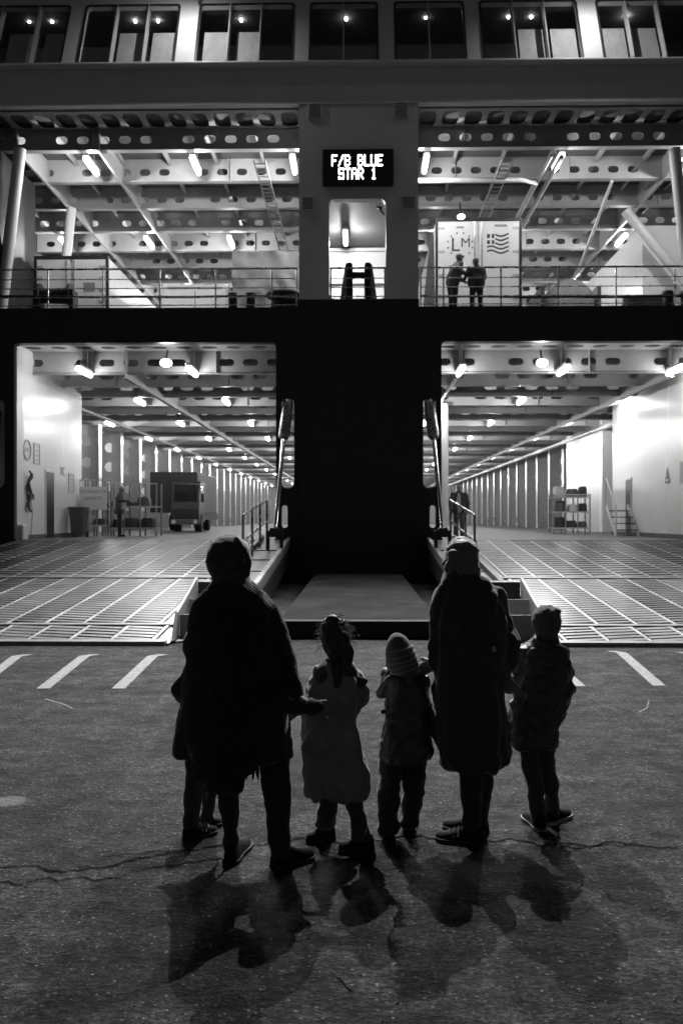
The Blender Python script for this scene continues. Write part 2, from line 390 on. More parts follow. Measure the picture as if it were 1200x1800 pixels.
# rims of the lower openings (painted edge flat bar)
for s in (-1, 1):
    a, b = sorted((s*(XI+.002), s*(XO-.002)))
    o_, i_ = rrect(a, b, ZD+.0, Z(601)-.002, .12, 5), rrect(a+.05, b-.05, ZD-.3, Z(601)-.05, .1, 5)
    i_ = [(x, max(z, ZD+.001)) for x, z in i_]
    MB().box(s*(XO-.05)-.04, s*(XO-.05)+.04, F+.02, F+.5, ZD, Z(606)).build('door_jamb', 'deck_white', ferry)
# centre plate, low dark bulge at the foot
MB().box(-1.55, 1.55, F-.25, F-.002, -1.7, .95).build('stern_skeg_plate', 'hull_black', ferry)
# small painted draught mark plates
MB().box(-1.66, -1.64, F-.03, F-.002, 1.0, Z(620)).box(1.66, 1.68, F-.03, F-.002, 1.0, Z(620)).build('weld_strip', 'hull_black', ferry)
for k, z in enumerate((2.0, 3.9, 5.8, 6.9)): MB().box(-1.7, 1.7, F-.006, F-.001, z, z+.016).build('weld_seam', 'hull_black', ferry)
# white superstructure: band and centre column with doorway
ZO, ZL = Z(180), Z(117)
door = rrect(X(578), X(678), Z(525), Z(349), .16, 5)
MB().plate([(-1.64, ZU+.022), (1.64, ZU+.022), (1.64, ZO), (-1.64, ZO)], [door], XZ(F+.02), .3).build('centre_column', 'hull_white', ferry)
MB().box(-1.66, 1.66, F-.003, F+.01, Z(541), Z(526)).build('column_foot', 'hull_black', ferry)
for s in (-1, 1): MB().box(min(s*1.34, s*1.639), max(s*1.34, s*1.639), F+.322, F+2.6, ZU+.01, ZO-.01).build('column_side', 'hull_white', ferry)
MB().box(-BX, BX, F+.01, F+.31, ZO+.002, ZL).build('stern_band', 'hull_white', ferry)
MB().cbox(-BX, BX, F-.22, F+.5, ZL+.002, ZL+.09, .03).build('ledge', 'deck_white', ferry)
MB().box(-BX, BX, F-.003, F+.007, ZO-.03, ZO+.02).build('band_edge', 'hull_white', ferry)
for (x0, x1, y0, y1) in ((540, 566, 181, 207), (691, 718, 181, 207), (529, 552, 346, 369), (705, 731, 346, 369)):
    v = MB().cbox(X(x0), X(x1), F-.02, F+.018, Z(y1), Z(y0), .008).build('louvre_vent', 'hull_white', ferry)
    m = MB()
    for k in range(7):
        zz = Z(y1)+(k+.7)*(Z(y0)-Z(y1))/7.4
        m.box(X(x0)+.04, X(x1)-.04, F-.026, F-.0205, zz, zz+.018)
    m.build('louvre_slots', 'dark_steel', v)
# decks
MB().box(-BX+.001, BX-.001, F+.302, 125, ZD-.25, ZD).build('lower_car_deck', 'deck_floor', ferry)
MB().box(-BX+.001, BX-.001, F+.302, 125, 6.86, 7.0).build('upper_deck_plating', 'ceiling_grey', ferry)
MB().box(-BX+.001, BX-.001, F+.302, 80, ZU-.05, ZU).build('upper_car_deck', 'deck_floor', ferry)
MB().box(-BX+.001, BX-.001, F+.35, 80, 13.22, 13.35).build('weather_deck_plating', 'ceiling_grey', ferry)
MB().box(-BX+.001, BX-.001, 124.5, 125, ZD, 6.86).build('forward_bulkhead', 'deck_white', ferry)
MB().box(-BX+.001, BX-.001, 79.5, 80, ZU, 13.22).build('garage_bulkhead', 'deck_white', ferry)
for s in (-1, 1):
    MB().box(min(s*BX, s*(BX-.03)), max(s*BX, s*(BX-.03)), F+.31, 124.5, ZD, 6.86).build('side_plating', 'deck_white', ferry)
    MB().box(min(s*BX, s*(BX-.1)), max(s*BX, s*(BX-.1)), F+.32, 79.5, ZU+.001, 13.2).build('garage_side', 'ceiling_grey', ferry)
# soffit plates with lightening holes just inside each opening
for s in (-1, 1):
    a, b = sorted((s*(XI-.3), s*(XO+.3))); n = 11
    hs = []
    for k in range(n):
        c = a+.55+k*.72; hs.append([(c+.23*math.cos(t), 25.86+.19*math.sin(t)) for t in [2*PI*i/16 for i in range(16)]])
    MB().plate([(a, 25.31), (b, 25.31), (b, 26.42), (a, 26.42)], hs, XY(6.60), .015).build('soffit_plate', 'beam_paint', ferry)
    a, b = sorted((s*1.645, s*12.9)); hs = []
    for k in range(18):
        c = 1.645+.32+k*.64
        if c+.3 > 12.9: break
        hs.append([(s*c+.235*math.copysign(abs(math.cos(t))**.6, math.cos(t)), 25.93+.46*math.copysign(abs(math.sin(t))**.6, math.sin(t))) for t in [2*PI*i/20 for i in range(20)]])
    MB().plate([(a, 25.32), (b, 25.32), (b, 26.46), (a, 26.46)], hs, XY(ZO-.05), .02).build('soffit_plate', 'beam_paint', ferry)
    MB().box(a, b, 25.34, 26.44, ZO+.055, ZO+.06).build('soffit_backing', 'ceiling_grey', ferry)
# transverse deck beams with oval lightening holes
def beam_mesh(z0, z1, hw, hh, sp, hz, width):
    hs = []; n = int((2*width-.8)/sp); bay = 0
    for k in range(n+1):
        c = -width+.4+(2*width-.8-n*sp)/2+k*sp
        if k % 6 == 5: continue
        hs.append(rrect(c-hw/2, c+hw/2, hz-hh/2, hz+hh/2, min(hw, hh)*.48, 3))
    m = MB().plate([(-width, z0), (width, z0), (width, z1), (-width, z1)], hs, XZ(0), .016)
    m.box(-width, width, -.11, .13, z0-.02, z0-.001)
    k = -width+1.6
    while k < width:
        m.box(k, k+.014, -.10, -.001, z0, z1); k += 3.6
    return m
lb = beam_mesh(5.96, 6.86, .44, .21, .70, 6.28, 12.95); ub = beam_mesh(12.49, 13.22, .34, .215, .62, 12.80, 12.95)
BY = [26.5+2.5*k for k in range(39)]
first = None
for y in BY:
    if first is None: first = lb.build('deck_beam', 'beam_paint', None); first.parent = ferry; first.location = Vector((0, y, 0))-OFF[ferry]
    else: inst(first, ferry, (0, y, 0))
first = None
for y in BY[:21]:
    if first is None: first = ub.build('deck_beam', 'beam_paint', None); first.parent = ferry; first.location = Vector((0, y, 0))-OFF[ferry]
    else: inst(first, ferry, (0, y, 0))
# longitudinal stiffeners under the plating
for (z, zt, ymax) in ((6.66, 6.855, 124), (13.03, 13.215, 79)):
    src = None
    for k in range(17):
        x = -12+k*1.5
        if src is None: src = MB().box(-.008, .008, F+1.6, ymax, z, zt).box(-.05, .05, F+1.6, ymax, z-.012, z-.001).build('ceiling_stiffener', 'beam_paint', None); src.parent = ferry; src.location = Vector((x, 0, 0))-OFF[ferry]
        else: inst(src, ferry, (x, 0, 0))
# deep longitudinal girders and pipes
def lgirder(name, x, z0, z1, y0, y1, mtl='beam_paint', wd=.2):
    MB().box(x-.01, x+.01, y0, y1, z0, z1).box(x-wd/2, x+wd/2, y0, y1, z0-.022, z0-.001).build(name, mtl, ferry)
for x in (-6.75, 8.95): lgirder('deck_girder', x, 5.80, 6.85, F+1.2, 124, wd=.13)
for x in (-9.95, -7.55, 9.6): lgirder('deck_girder', x, 12.42, 13.2, F+1.3, 79, mtl='web_paint', wd=.07)
def pipe(pts, r, mtl='rail_paint', nm='pipe'): MB().tube(pts, r, 10).build(nm, mtl, ferry, smooth=True)
pipe([(5.9, F+1.6, 12.25), (5.9, 60, 12.25)], .07); pipe([(5.6, F+1.6, 12.28), (5.6, 60, 12.28)], .05)
pipe([(1.7, 28.2, 12.18), (5.0, 28.2, 12.18), (5.5, 28.5, 12.2), (5.6, 60, 12.2)], .08)
pipe([(-10.4, F+1.2, 5.85), (-10.4, 110, 5.85)], .07); pipe([(10.9, F+7, 5.8), (10.9, 110, 5.8)], .12)
pipe([(2.9, F+1.6, 5.9), (2.9, 90, 5.9)], .05)
# cable ladders hung along the upper ceiling
for (x, z) in ((-2.9, 12.2), (4.35, 12.2)):
    ct = thing('cable_ladder', 'pale cable ladder running along the %s upper deck ceiling' % ('left' if x < 0 else 'right'), 'cable ladder', (x, F+1.6, z))
    for d in (-.17, .17): MB().box(x+d-.012, x+d+.012, F+1.6, 50, z-.03, z+.03).build('side_rail', 'rail_paint', ct)
    m0 = None
    for k in range(46):
        y = F+1.8+k*.34
        if m0 is None: m0 = MB().box(x-.155, x+.155, y, y+.035, z-.012, z+.012).build('rung', 'rail_paint', ct, loc=(x, y, z))
        else: inst(m0, ct, (x, y, z))
# side casings of the lower deck
lc = MB().box(-BX+.04, -XO, F+.31, 31.2, ZD+.001, 6.6)
lc.build('side_casing', 'wall_white', ferry)
MB().box(XO, BX-.04, F+.31, 34.4, ZD+.001, 6.6).build('side_casing', 'wall_white', ferry)
MB().box(10.9, BX-.04, 41, 48, ZD+.001, 6.5).build('side_casing', 'wall_white', ferry)
MB().box(-XO-.001, -XO+.03, F+.5, 31.2, ZD+.001, ZD+.14).box(XO-.03, XO+.001, F+.5, 34.4, ZD+.001, ZD+.14).build('casing_skirting', 'ceiling_grey', ferry)
# doors in the casings
def casing_door(x, s, y0, y1, z1, nm='casing_door'):
    d = MB().cbox(min(x, x-s*.03), max(x, x-s*.03), y0-.08, y1+.08, ZD+.02, z1+.08, .01).build(nm, 'deck_white', ferry)
    MB().box(min(x-s*.031, x-s*.04), max(x-s*.031, x-s*.04), y0, y1, ZD+.06, z1).build('door_opening', 'truck_dark', d)
casing_door(-XO, -1, 27.6, 28.25, 3.15)
casing_door(XO, 1, 32.05, 32.6, 3.1)
# web frames along the ship's side with round lightening holes, and their flanges
wf = None
for s in (-1, 1):
    hs = [circ(12.15, z, .24, 14) for z in (2.35, 3.3, 4.25, 5.2)]
    src = MB().plate([(s*11.55, ZD+.002), (s*(BX-.03), ZD+.002), (s*(BX-.03), 5.93), (s*11.55, 5.93)], [[(s*u, v) for u, v in h] for h in hs], XZ(0), .02)
    fls = MB().box(min(s*11.53, s*11.549), max(s*11.53, s*11.549), -.22, .24, ZD+.003, 5.93); fo_ = None
    o = None
    for k in range(24):
        y = 33.0+3.75*k
        if s > 0 and y < 36: continue
        if s > 0 and 40.5 < y < 48.5: continue
        if o is None: 
            o = src.build('web_frame', 'web_paint', None); o.parent = ferry; o.location = Vector((0, y, 0))-OFF[ferry]; OFF[o] = Vector((0, y, 0))
            fo_ = fls.build('flange', 'wall_white', None); fo_.parent = o; c_ = o
        else:
            c_ = inst(o, ferry, (0, y, 0)); f2 = fo_.copy(); COL.objects.link(f2); f2.parent = c_
# centre casing and pillars
MB().box(-1.35, 1.35, 40, 62, ZD+.001, 6.85).build('centre_casing', 'deck_white', ferry)
for (x, y) in ((3.05, 33.5), (-2.0, 36)):
    MB().tube([(x, y, ZD+.001), (x, y, 5.93)], .24, 16).build('deck_pillar', 'deck_white', ferry, smooth=True)
# upper deck pillars and braces
def strut(p, q, r): MB().tube([p, q], r, 14).build('deck_strut', 'deck_white', ferry, smooth=True)
strut(at(36, 262, 26.3), at(2, 548, 26.3), .17)
strut(at(126, 367, 30.5), at(105, 560, 30.0), .16)
strut(at(1184, 262, 26.3), at(1215, 548, 26.3), .17)
strut(at(1098, 370, 30.8), at(1215, 510, 30.8), .17)
strut(at(1075, 318, 28.6), at(1018, 470, 33), .05)
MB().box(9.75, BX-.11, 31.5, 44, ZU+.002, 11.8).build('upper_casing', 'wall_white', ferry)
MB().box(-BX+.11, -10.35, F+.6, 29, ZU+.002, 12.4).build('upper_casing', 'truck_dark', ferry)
# doorway lobby behind the centre column
lob = MB().box(-1.2, 1.2, 31, 31.1, ZU+.002, 12.3)
lob.build('lobby_wall', 'deck_white', ferry)
for k in range(5): MB().box(-1.2, 1.2, 30.85, 30.995, 8.6+.55*k, 8.66+.55*k).build('lobby_batten', 'deck_white', ferry)
MB().box(-1.33, 1.33, F+.33, 31, 10.95, 11.0).build('lobby_ceiling', 'ceiling_grey', ferry)
# passenger lounge windows above the ledge, wall leaning back
WY0, WZ0, LEAN = F+.12, ZL+.091, math.radians(24)
def wpt(x, s, d=0): return Vector((x, WY0+s*math.sin(LEAN)+d*math.cos(LEAN), WZ0+s*math.cos(LEAN)-d*math.sin(LEAN)))
wins = [(-75, 106, [(-15), 52], (0, 1, 1)), (137, 305, [193, 250], (0, 1, 1)), (343, 512, [398, 454], (1, 1, 0)), (544, 663, [603], (0, 0)),
        (696, 819, [756], (0, 0)), (850, 1024, [908, 965], (0, 1, 1)), (1062, 1238, [1113, 1170], (1, 1, 0))]
WH0, WH1 = .16, 2.5
wh = [rrect(X(a, 25.2), X(b, 25.2), WH0, WH1, .10, 5) for a, b, _, _ in wins]
MB().plate([(-BX, 0), (BX, 0), (BX, 3.4), (-BX, 3.4)], wh, lambda u, v, ww: tuple(wpt(u, v, ww)), .16).build('lounge_wall', 'hull_white', ferry)
for (a, b, mul, bl) in wins:
    x0, x1 = X(a, 25.2), X(b, 25.2)
    fr = MB().plate(rrect(x0-.035, x1+.035, WH0-.035, WH1+.035, .12, 5), [rrect(x0+.02, x1-.02, WH0+.02, WH1-.02, .08, 5)], lambda u, v, ww: tuple(wpt(u, v, -.03+ww)), .025).build('window', 'dark_steel', ferry)
    xs = [x0]+[X(p, 25.2) for p in mul]+[x1]
    for p in xs[1:-1]:
        MB().plate([(p-.014, WH0+.021), (p+.014, WH0+.021), (p+.014, WH1-.021), (p-.014, WH1-.021)], [], lambda u, v, ww: tuple(wpt(u, v, -.06+ww)), .24).build('mullion', 'rail_paint', fr)
    for i in range(len(xs)-1):
        c0, c1 = xs[i]+.017, xs[i+1]-.017
        MB().plate([(c0, WH0-.01), (c1, WH0-.01), (c1, WH1+.01), (c0, WH1+.01)], [], lambda u, v, ww: tuple(wpt(u, v, .165+ww)), .012).build('pane', 'glass', fr)
        if bl[i]:
            wd = (c1-c0)*random.uniform(.8, .98)
            MB().plate([(c1-wd, WH0), (c1, WH0), (c1, 1.75), (c1-wd, 1.75)], [], lambda u, v, ww: tuple(wpt(u, v, .30+ww)), .01).build('blind', 'blind', fr)
MB().box(-BX+.1, BX-.1, F+.6, F+5, ZL-.3, ZL+.0).box(-BX+.1, BX-.1, F+5, F+5.1, ZL, ZL+3.2).build('lounge_interior', 'lounge', ferry)
MB().box(-BX+.1, BX-.1, F+1.9, F+5.1, ZL+3.2, ZL+3.3).build('lounge_ceiling', 'lounge', ferry)
for (px, py) in ((52, 38), (92, 38), (238, 38), (278, 37), (424, 36), (608, 34), (748, 31), (893, 30), (933, 30), (1100, 33)):
    p = at(px, py, F+3.4)
    MB().tube([p+Vector((0, -.03, 0)), p+Vector((0, .03, .0))], .032, 12).build('downlight', 'downlight_glow', ferry)
for k in range(14):
    x = -11+k*1.7+random.uniform(-.3, .3)
    MB().cbox(x-.45, x+.45, F+2.2, F+2.9, ZL+.01, ZL+.75+.25*random.random(), .08).build('lounge_seat', 'cargo_dark', ferry)

# ------------------------------------------------------------------ LED name board
sg = thing('led_sign', 'black LED name board glowing above the centre doorway', 'sign', (0, F-.09, Z(328)))
sx0, sx1 = X(567), X(691)
MB().cbox(sx0, sx1, F-.12, F+.015, Z(328), Z(265), .012).build('housing', 'led_board', sg)
GL = {'F': '11111 10000 10000 11110 10000 10000 10000', '/': '00001 00010 00010 00100 01000 01000 10000', 'B': '11110 10001 10001 11110 10001 10001 11110',
      'L': '10000 10000 10000 10000 10000 10000 11111', 'U': '10001 10001 10001 10001 10001 10001 11111', 'E': '11111 10000 10000 11110 10000 10000 11111',
      'S': '11111 10001 10000 11111 00001 10001 11111', 'T': '11111 00100 00100 00100 00100 00100 00100', 'A': '01110 10001 10001 11111 10001 10001 10001',
      'R': '11110 10001 10001 11110 10100 10010 10001', '1': '00100 01100 00100 00100 00100 00100 01110'}
for text, pxl, py0, py1 in (('F/B BLUE', 583, 275, 295), ('STAR 1', 595, 298, 318)):
    cw = X(583+89/47)-X(583); ch = (Z(py0)-Z(py1))/7
    for i, c in enumerate(text):
        if c == ' ': continue
        m = MB()
        for r, row in enumerate(GL[c].split()):
            for k, bit in enumerate(row):
                if bit == '1':
                    x = X(pxl)+(i*6+k)*cw; z = Z(py0)-(r+1)*ch
                    m.box(x-.004, x+cw+.004, F-.128, F-.121, z-.001, z+ch*1.02)
        m.build('letter', 'led_glow', sg)

# ------------------------------------------------------------------ lamps
def ordn(k): return ['first', 'second', 'third', 'fourth', 'fifth', 'sixth', 'seventh', 'eighth', 'ninth', 'tenth', 'eleventh', 'twelfth', 'thirteenth', 'fourteenth'][k]
TUBE_LIGHT = {}
for nm, f in (('lower', 1.0), ('near', .5), ('upper', 1.9)):
    ld = bpy.data.lights.new('tube_light_glow', 'POINT'); ld.energy = P_TUBE*f; ld.shadow_soft_size = .06; TUBE_LIGHT[nm] = ld
tl0 = None
def tube_light(x, y, z, label, group, L=1.25, upper=False):
    global tl0
    t = thing('tube_light', label, 'ceiling lamp', (x, y, z), group)
    if tl0 is None:
        h = MB().cbox(x-.09, x+.09, y-L/2, y+L/2, z+.063, z+.13, .015).build('housing', 'lamp_box', t, loc=(x, y, z))
        g = MB().tube([(x, y-L/2-.02, z-.016), (x, y-L/2+.02, z-.016), (x, y+L/2-.02, z-.016), (x, y+L/2+.02, z-.016)], [.05, .078, .078, .05], 8).build('tube', 'tube_glow', t, loc=(x, y, z))
        k = MB().tube([(x, y-.3, z+.1), (x, y-.3, z+.75)], .012, 6).tube([(x, y+.3, z+.1), (x, y+.3, z+.75)], .012, 6).build('hanger', 'lamp_box', t, loc=(x, y, z))
        tl0 = (h, g, k)
    else:
        for s_ in tl0:
            inst(s_, t, (x, y, z))
    ld = TUBE_LIGHT['upper' if upper else 'near' if y < 27 else 'lower']
    lo = bpy.data.objects.new('tube_light_glow', ld); COL.objects.link(lo); lo.parent = t; lo.location = (0, 0, -.17)
LROW = [25.95, 32.6, 40.1, 47.6, 55.1, 62.6, 70.1, 77.6, 85.1, 92.6, 100.1, 107.6, 115.1]
for r, y in enumerate(LROW):
    for cx, nm in ((-11.0, 'nearest the left side'), (-7.85, 'left of the middle'), (-4.75, 'nearest the centre on the left'), (2.9, 'nearest the centre on the right'), (5.8, 'right of the middle'), (9.2, 'nearest the right side')):
        if r < 2 and cx < -10: continue
        if r == 0 and cx > 9: cx = 8.95
        x = cx
        tube_light(x, y, 5.94, 'tube lamp %s, %s row of the lower deck' % (nm, ordn(r)), 'lower deck tube lamps')
for r, y in enumerate((27.3, 34.9, 42.4, 49.9)):
    cols = ((-11.3, 'nearest the left side'), (-8.05, 'left of the middle'), (-4.9, 'nearest the centre on the left'), (2.0 if r == 0 else 2.9, 'nearest the centre on the right'), (5.95, 'right of the middle'), (10.0, 'nearest the right side'))
    for x, nm in cols:
        if r == 0 and x < -10: continue
        tube_light(x, y, 12.36, 'tube lamp %s, %s row of the upper deck' % (nm, ordn(r)), 'upper deck tube lamps', 1.25, True)
tube_light(-1.95, 27.3, 12.36, 'glowing tube lamp left of the centre column on the upper car deck', 'upper deck tube lamps', 1.25, True)
tube_light(X(607, 29), 29, Z(418, 29), 'glowing tube lamp inside the centre doorway', 'upper deck tube lamps', 1.25, True)
def floodlight(pos, aim, power, label, size=.16, spread=120, name='floodlight', bracket=Vector((0, .3, .3))):
    pos = Vector(pos); d = (Vector(aim)-pos).normalized()
    t = thing(name, label, 'floodlight', pos)
    rot = d.to_track_quat('-Z', 'Y').to_matrix()
    def loc(p): return pos+rot @ Vector(p)
    w2, h2 = size, size*.7; n = 20
    def disc(a, b, z): return [loc((a*math.cos(2*PI*i/n), b*math.sin(2*PI*i/n), z)) for i in range(n)]
    rim = [(i, (i+1) % n, (i+1) % n+n, i+n) for i in range(n)]+[tuple(range(n-1, -1, -1)), tuple(range(n, 2*n))]
    MB().add(disc(w2+.03, h2+.03, 0)+disc(w2*.6, h2*.6, .16), rim).build('body', 'dark_steel', t, smooth=True)
    MB().add(disc(w2, h2, -.016)+disc(w2, h2, -.004), rim).build('lens', 'flood_glow', t)
    MB().tube([loc((0, 0, .14)), pos+bracket], .025, 8).build('bracket', 'dark_steel', t)
    ld = bpy.data.lights.new('floodlight_beam', 'SPOT'); ld.energy = power; ld.spot_size = math.radians(spread); ld.spot_blend = .7; ld.shadow_soft_size = size*.3
    lo = bpy.data.objects.new('floodlight_beam', ld); COL.objects.link(lo); lo.parent = t
    lo.location = d*.05; lo.rotation_euler = d.to_track_quat('-Z', 'Y').to_euler()
floodlight(at(292, 638, 25.75), (-1.5, 8, .0), P_FLOOD_DECK, 'glaring floodlight under the left lower deck opening', bracket=Vector((0, .2, .4)))
floodlight(at(952, 638, 25.75), (1.5, 8, .0), P_FLOOD_DECK, 'glaring floodlight under the right lower deck opening', bracket=Vector((0, .2, .4)))
floodlight(at(810, 381, 26.1), (1.5, 12, 3), P_FLOOD_DECK*.4, 'small glaring floodlight in front of the lettered trailer', size=.1, bracket=Vector((0, .3, .5)))
floodlight((-3.1, 22.4, 19.6), (.2, 2.2, 0), P_FLOOD_HIGH, 'left of the two floodlights mounted high above the lounge windows', size=.2, spread=84, bracket=Vector((0, 4.3, .4)))
floodlight((4.3, 22.4, 19.6), (.2, 2.2, 0), P_FLOOD_HIGH, 'right of the two floodlights mounted high above the lounge windows', size=.2, spread=84, bracket=Vector((0, 4.3, .4)))
for px, nm in ((330, 'left'), (1036, 'right')):
    floodlight(at(px, -45, 24.3), at(px, 90, 25.2), 190.0, 'small wall lamp between the lounge windows at the top, on the %s' % nm, size=.07, spread=165, name='wall_lamp', bracket=Vector((0, .9, .1)))
MB().box(-BX, BX, 26.6, 28, ZL+3.3, 21).build('upper_superstructure', 'hull_white', ferry)

# ------------------------------------------------------------------ ramps
Y0R = 12.3
def zr(y): return .03+(ZD-.03)*(y-Y0R)/(F+.25-Y0R)
def ramp(s):
    side = 'left' if s < 0 else 'right'
    t = thing('stern_ramp', 'ribbed steel stern ramp lowered onto the quay, on the %s' % side, 'ramp', (s*5.5, Y0R, 0))
    xi, xo = 2.72, 9.45
    def sheet(m, x0, x1, y0, y1, dz0, dz1):
        a, b = sorted((s*x0, s*x1))
        m.add([(a, y0, zr(y0)+dz0), (b, y0, zr(y0)+dz0), (b, y1, zr(y1)+dz0), (a, y1, zr(y1)+dz0), (a, y0, zr(y0)+dz1), (b, y0, zr(y0)+dz1), (b, y1, zr(y1)+dz1), (a, y1, zr(y1)+dz1)],
              [(3, 2, 1, 0), (4, 5, 6, 7), (0, 1, 5, 4), (1, 2, 6, 5), (2, 3, 7, 6), (3, 0, 4, 7)])
    panels = [(12.3, 13.46, xi-.15, xo), (13.52, 18.12, xi, xo), (18.2, F+.2, xi, xo)]
    for i, (y0, y1, x0, x1) in enumerate(panels):
        m = MB(); sheet(m, x0, x1, y0, y1, -.12 if i else -.04, 0); p = m.build('flap' if i == 0 else 'ramp_panel', 'ramp_plate', t)
        # longitudinal pale strips, each a piece of its own
        k = 0
        while x0+.25+k*.575 < x1:
            xx = x0+.25+k*.575; mm = MB(); sheet(mm, xx-.026, xx+.026, y0+.05, y1-.05, .004, .02)
            mm.build('strip', 'ramp_strip', p)
            k += 1
        # anti-slip bars between the strips
        sp = .19 if i < 2 else .34; k = 0
        while x0+.25+k*.575 < x1:
            xx = x0+.25+k*.575+.034; xe = min(xx+.507, x1); mb = MB(); j = 0
            gap = random.choice((.035, .05, .07)) if i < 2 else random.choice((.10, .14))
            while y0+.12+j*sp < y1-.16:
                y = y0+.12+j*sp; a, b = s*xx, s*xe; wb = sp-gap; h = .026
                ya, yb = (y-.04, y+.06) if i < 2 else (y-.02, y+.04)
                mb.add([(a, ya, zr(ya)+.003), (b, yb, zr(yb)+.003), (b, yb+wb, zr(yb+wb)+.003), (a, ya+wb, zr(ya+wb)+.003),
                        (a, ya+.012, zr(ya)+h), (b, yb+.012, zr(yb)+h), (b, yb+wb-.012, zr(yb+wb)+h), (a, ya+wb-.012, zr(ya+wb)+h)],
                       [(3, 2, 1, 0), (4, 5, 6, 7), (0, 1, 5, 4), (1, 2, 6, 5), (2, 3, 7, 6), (3, 0, 4, 7)])
                j += 1
            tone = random.choice(('ramp_bar', 'ramp_bar', 'ramp_bar_worn', 'ramp_bar_dark') if i < 2 else ('ramp_bar_worn', 'ramp_bar_worn', 'ramp_bar', 'ramp_bar_dark', 'ramp_bar_dark'))
            o = mb.build('tread_bars', tone, p); o['kind'] = 'stuff'
            k += 1
    for (ya, yb, h) in ((13.43, 13.55, .03), (18.09, 18.23, .035), (F+.1, F+.24, .03)):
        m = MB(); sheet(m, xi, xo, ya, yb, .002, h); m.build('hinge_seam', 'ramp_rim', t)
    m = MB(); sheet(m, xi-.1, xi-.1+3.5, Y0R-.05, Y0R+.09, -.035, .035); m.build('lip', 'ramp_rim', t)
    m = MB(); sheet(m, xi+3.45, xo, Y0R-.09, Y0R+.05, -.035, .03); m.build('lip', 'ramp_rim', t)
    # kerb and walkway on the inner side, girder face below
    m = MB(); sheet(m, 2.60, 2.70, 15.2, F+.15, -.25, .16); m.build('kerb', 'dark_steel', t)
    m = MB(); sheet(m, 1.86, 2.59, 15.2, F-.05, -.10, .05); wk = m.build('side_walkway', 'ramp_rim', t)
    m = MB(); sheet(m, 1.86, 1.96, 15.2, F-.05, .052, .12); m.build('walkway_rim', 'ramp_strip', wk)
    for yk in (17.0, 18.8, 20.6, 22.4):
        m = MB(); sheet(m, 1.97, 2.58, yk, yk+.05, .052, .066); m.build('walkway_seam', 'dark_steel', wk)
    m = MB(); sheet(m, 1.84, 2.58, 15.15, F-.05, -.55, -.101); m.build('side_girder', 'hull_black', t)
    m = MB(); sheet(m, 2.58, xo, 13.6, F-.05, -.45, -.13); m.build('underside_frame', 'hull_black', t)
    # triangular side flange by the flap, with stiffener plates
    fl = MB(); x = s*(xi-.17)
    prof = [(12.45, .0), (12.75, .34), (13.5, .46), (14.3, .60), (14.3, -.05)]
    vs_ = [(x+w_, y, zr(y)+h) for w_ in (-.02, .02) for y, h in prof]; n = len(prof)
    fl.add(vs_, [tuple(range(n)), tuple(range(2*n-1, n-1, -1))]+[(i, (i+1) % n, (i+1) % n+n, i+n) for i in range(n)])
    fo = fl.build('side_flange', 'flange_grey', t)
    for y, h in ((12.8, .33), (13.5, .44)):
        MB().box(min(x-s*.03, x-s*.42), max(x-s*.03, x-s*.42), y, y+.03, zr(y)-.05, zr(y)+h*.9).build('stiffener', 'flange_grey', fo)
    MB().add([(x-s*.03, 12.5, .03), (x-s*.5, 12.9, .03), (x-s*.5, 14.3, zr(14.3)-.05), (x-s*.03, 14.3, zr(14.3)-.05), (x-s*.03, 12.5, .0), (x-s*.5, 12.9, .0), (x-s*.5, 14.3, zr(14.3)-.09), (x-s*.03, 14.3, zr(14.3)-.09)],
             [(0, 1, 2, 3), (7, 6, 5, 4), (0, 4, 5, 1), (1, 5, 6, 2), (2, 6, 7, 3), (3, 7, 4, 0)]).build('base_plate', 'flange_grey', fo)
    MB().box(min(x-s*.55, x-s*.02), max(x-s*.55, x-s*.02), 14.32, 14.7, zr(14.4)-.2, zr(14.4)+.52).build('flap_hinge_box', 'dark_steel', t)
    # handrail
    hr = thing('ramp_handrail', 'tubular steel handrail sloping down the inner edge of the %s ramp' % side, 'handrail', (s*2.5, 19.7, zr(19.7)))
    ys = [19.7, 21.4, 23.1, 24.8]; xr = s*2.50
    src = None
    for y in ys:
        MB().tube([(xr, y, zr(y)+.05), (xr, y, zr(y)+1.15)], .03, 8).build('post', 'steel', hr, smooth=True)
    for h in (.58, 1.15): MB().tube([(xr, ys[0]-.02, zr(ys[0])+h), (xr, ys[-1]+.02, zr(ys[-1])+h)], .026, 8).build('rail', 'steel', hr, smooth=True)
    # hydraulic cylinder
    hc = thing('hydraulic_cylinder', 'hydraulic ram with polished rod holding up the %s ramp' % side, 'hydraulic ram', (s*2.2, 22.4, zr(22.4)))
    top = Vector((s*1.94, F+.15, Z(703))); mid_ = Vector((s*2.02, F-.45, Z(770, F-.45))); bot = Vector((s*2.08, 22.6, zr(22.6)+.42))
    MB().tube([top, top+(mid_-top)*.06, top+(mid_-top)*.1, mid_-(mid_-top)*.06, mid_], [.12, .155, .155, .155, .12], 18).build('barrel', 'steel', hc, smooth=True)
    MB().tube([mid_, bot], .055, 14).build('rod', 'chrome', hc, smooth=True)
    MB().cbox(bot.x-.12, bot.x+.12, bot.y-.14, bot.y+.12, bot.z-.05, bot.z+.18, .03).build('rod_eye', 'dark_steel', hc)
    for d in (-.17, .17): MB().cbox(bot.x+d-.035, bot.x+d+.035, bot.y-.16, bot.y+.16, zr(22.6)+.055, bot.z+.12, .015).build('clevis', 'dark_steel', hc)
ramp(-1); ramp(1)
# strips get their pitch from shared code above
MB().tube([(-10.05, F+.1, Z(700)-.3), (-10.1, F-.2, Z(800))], .15, 16).build('outer_ram', 'steel', ferry, smooth=True)

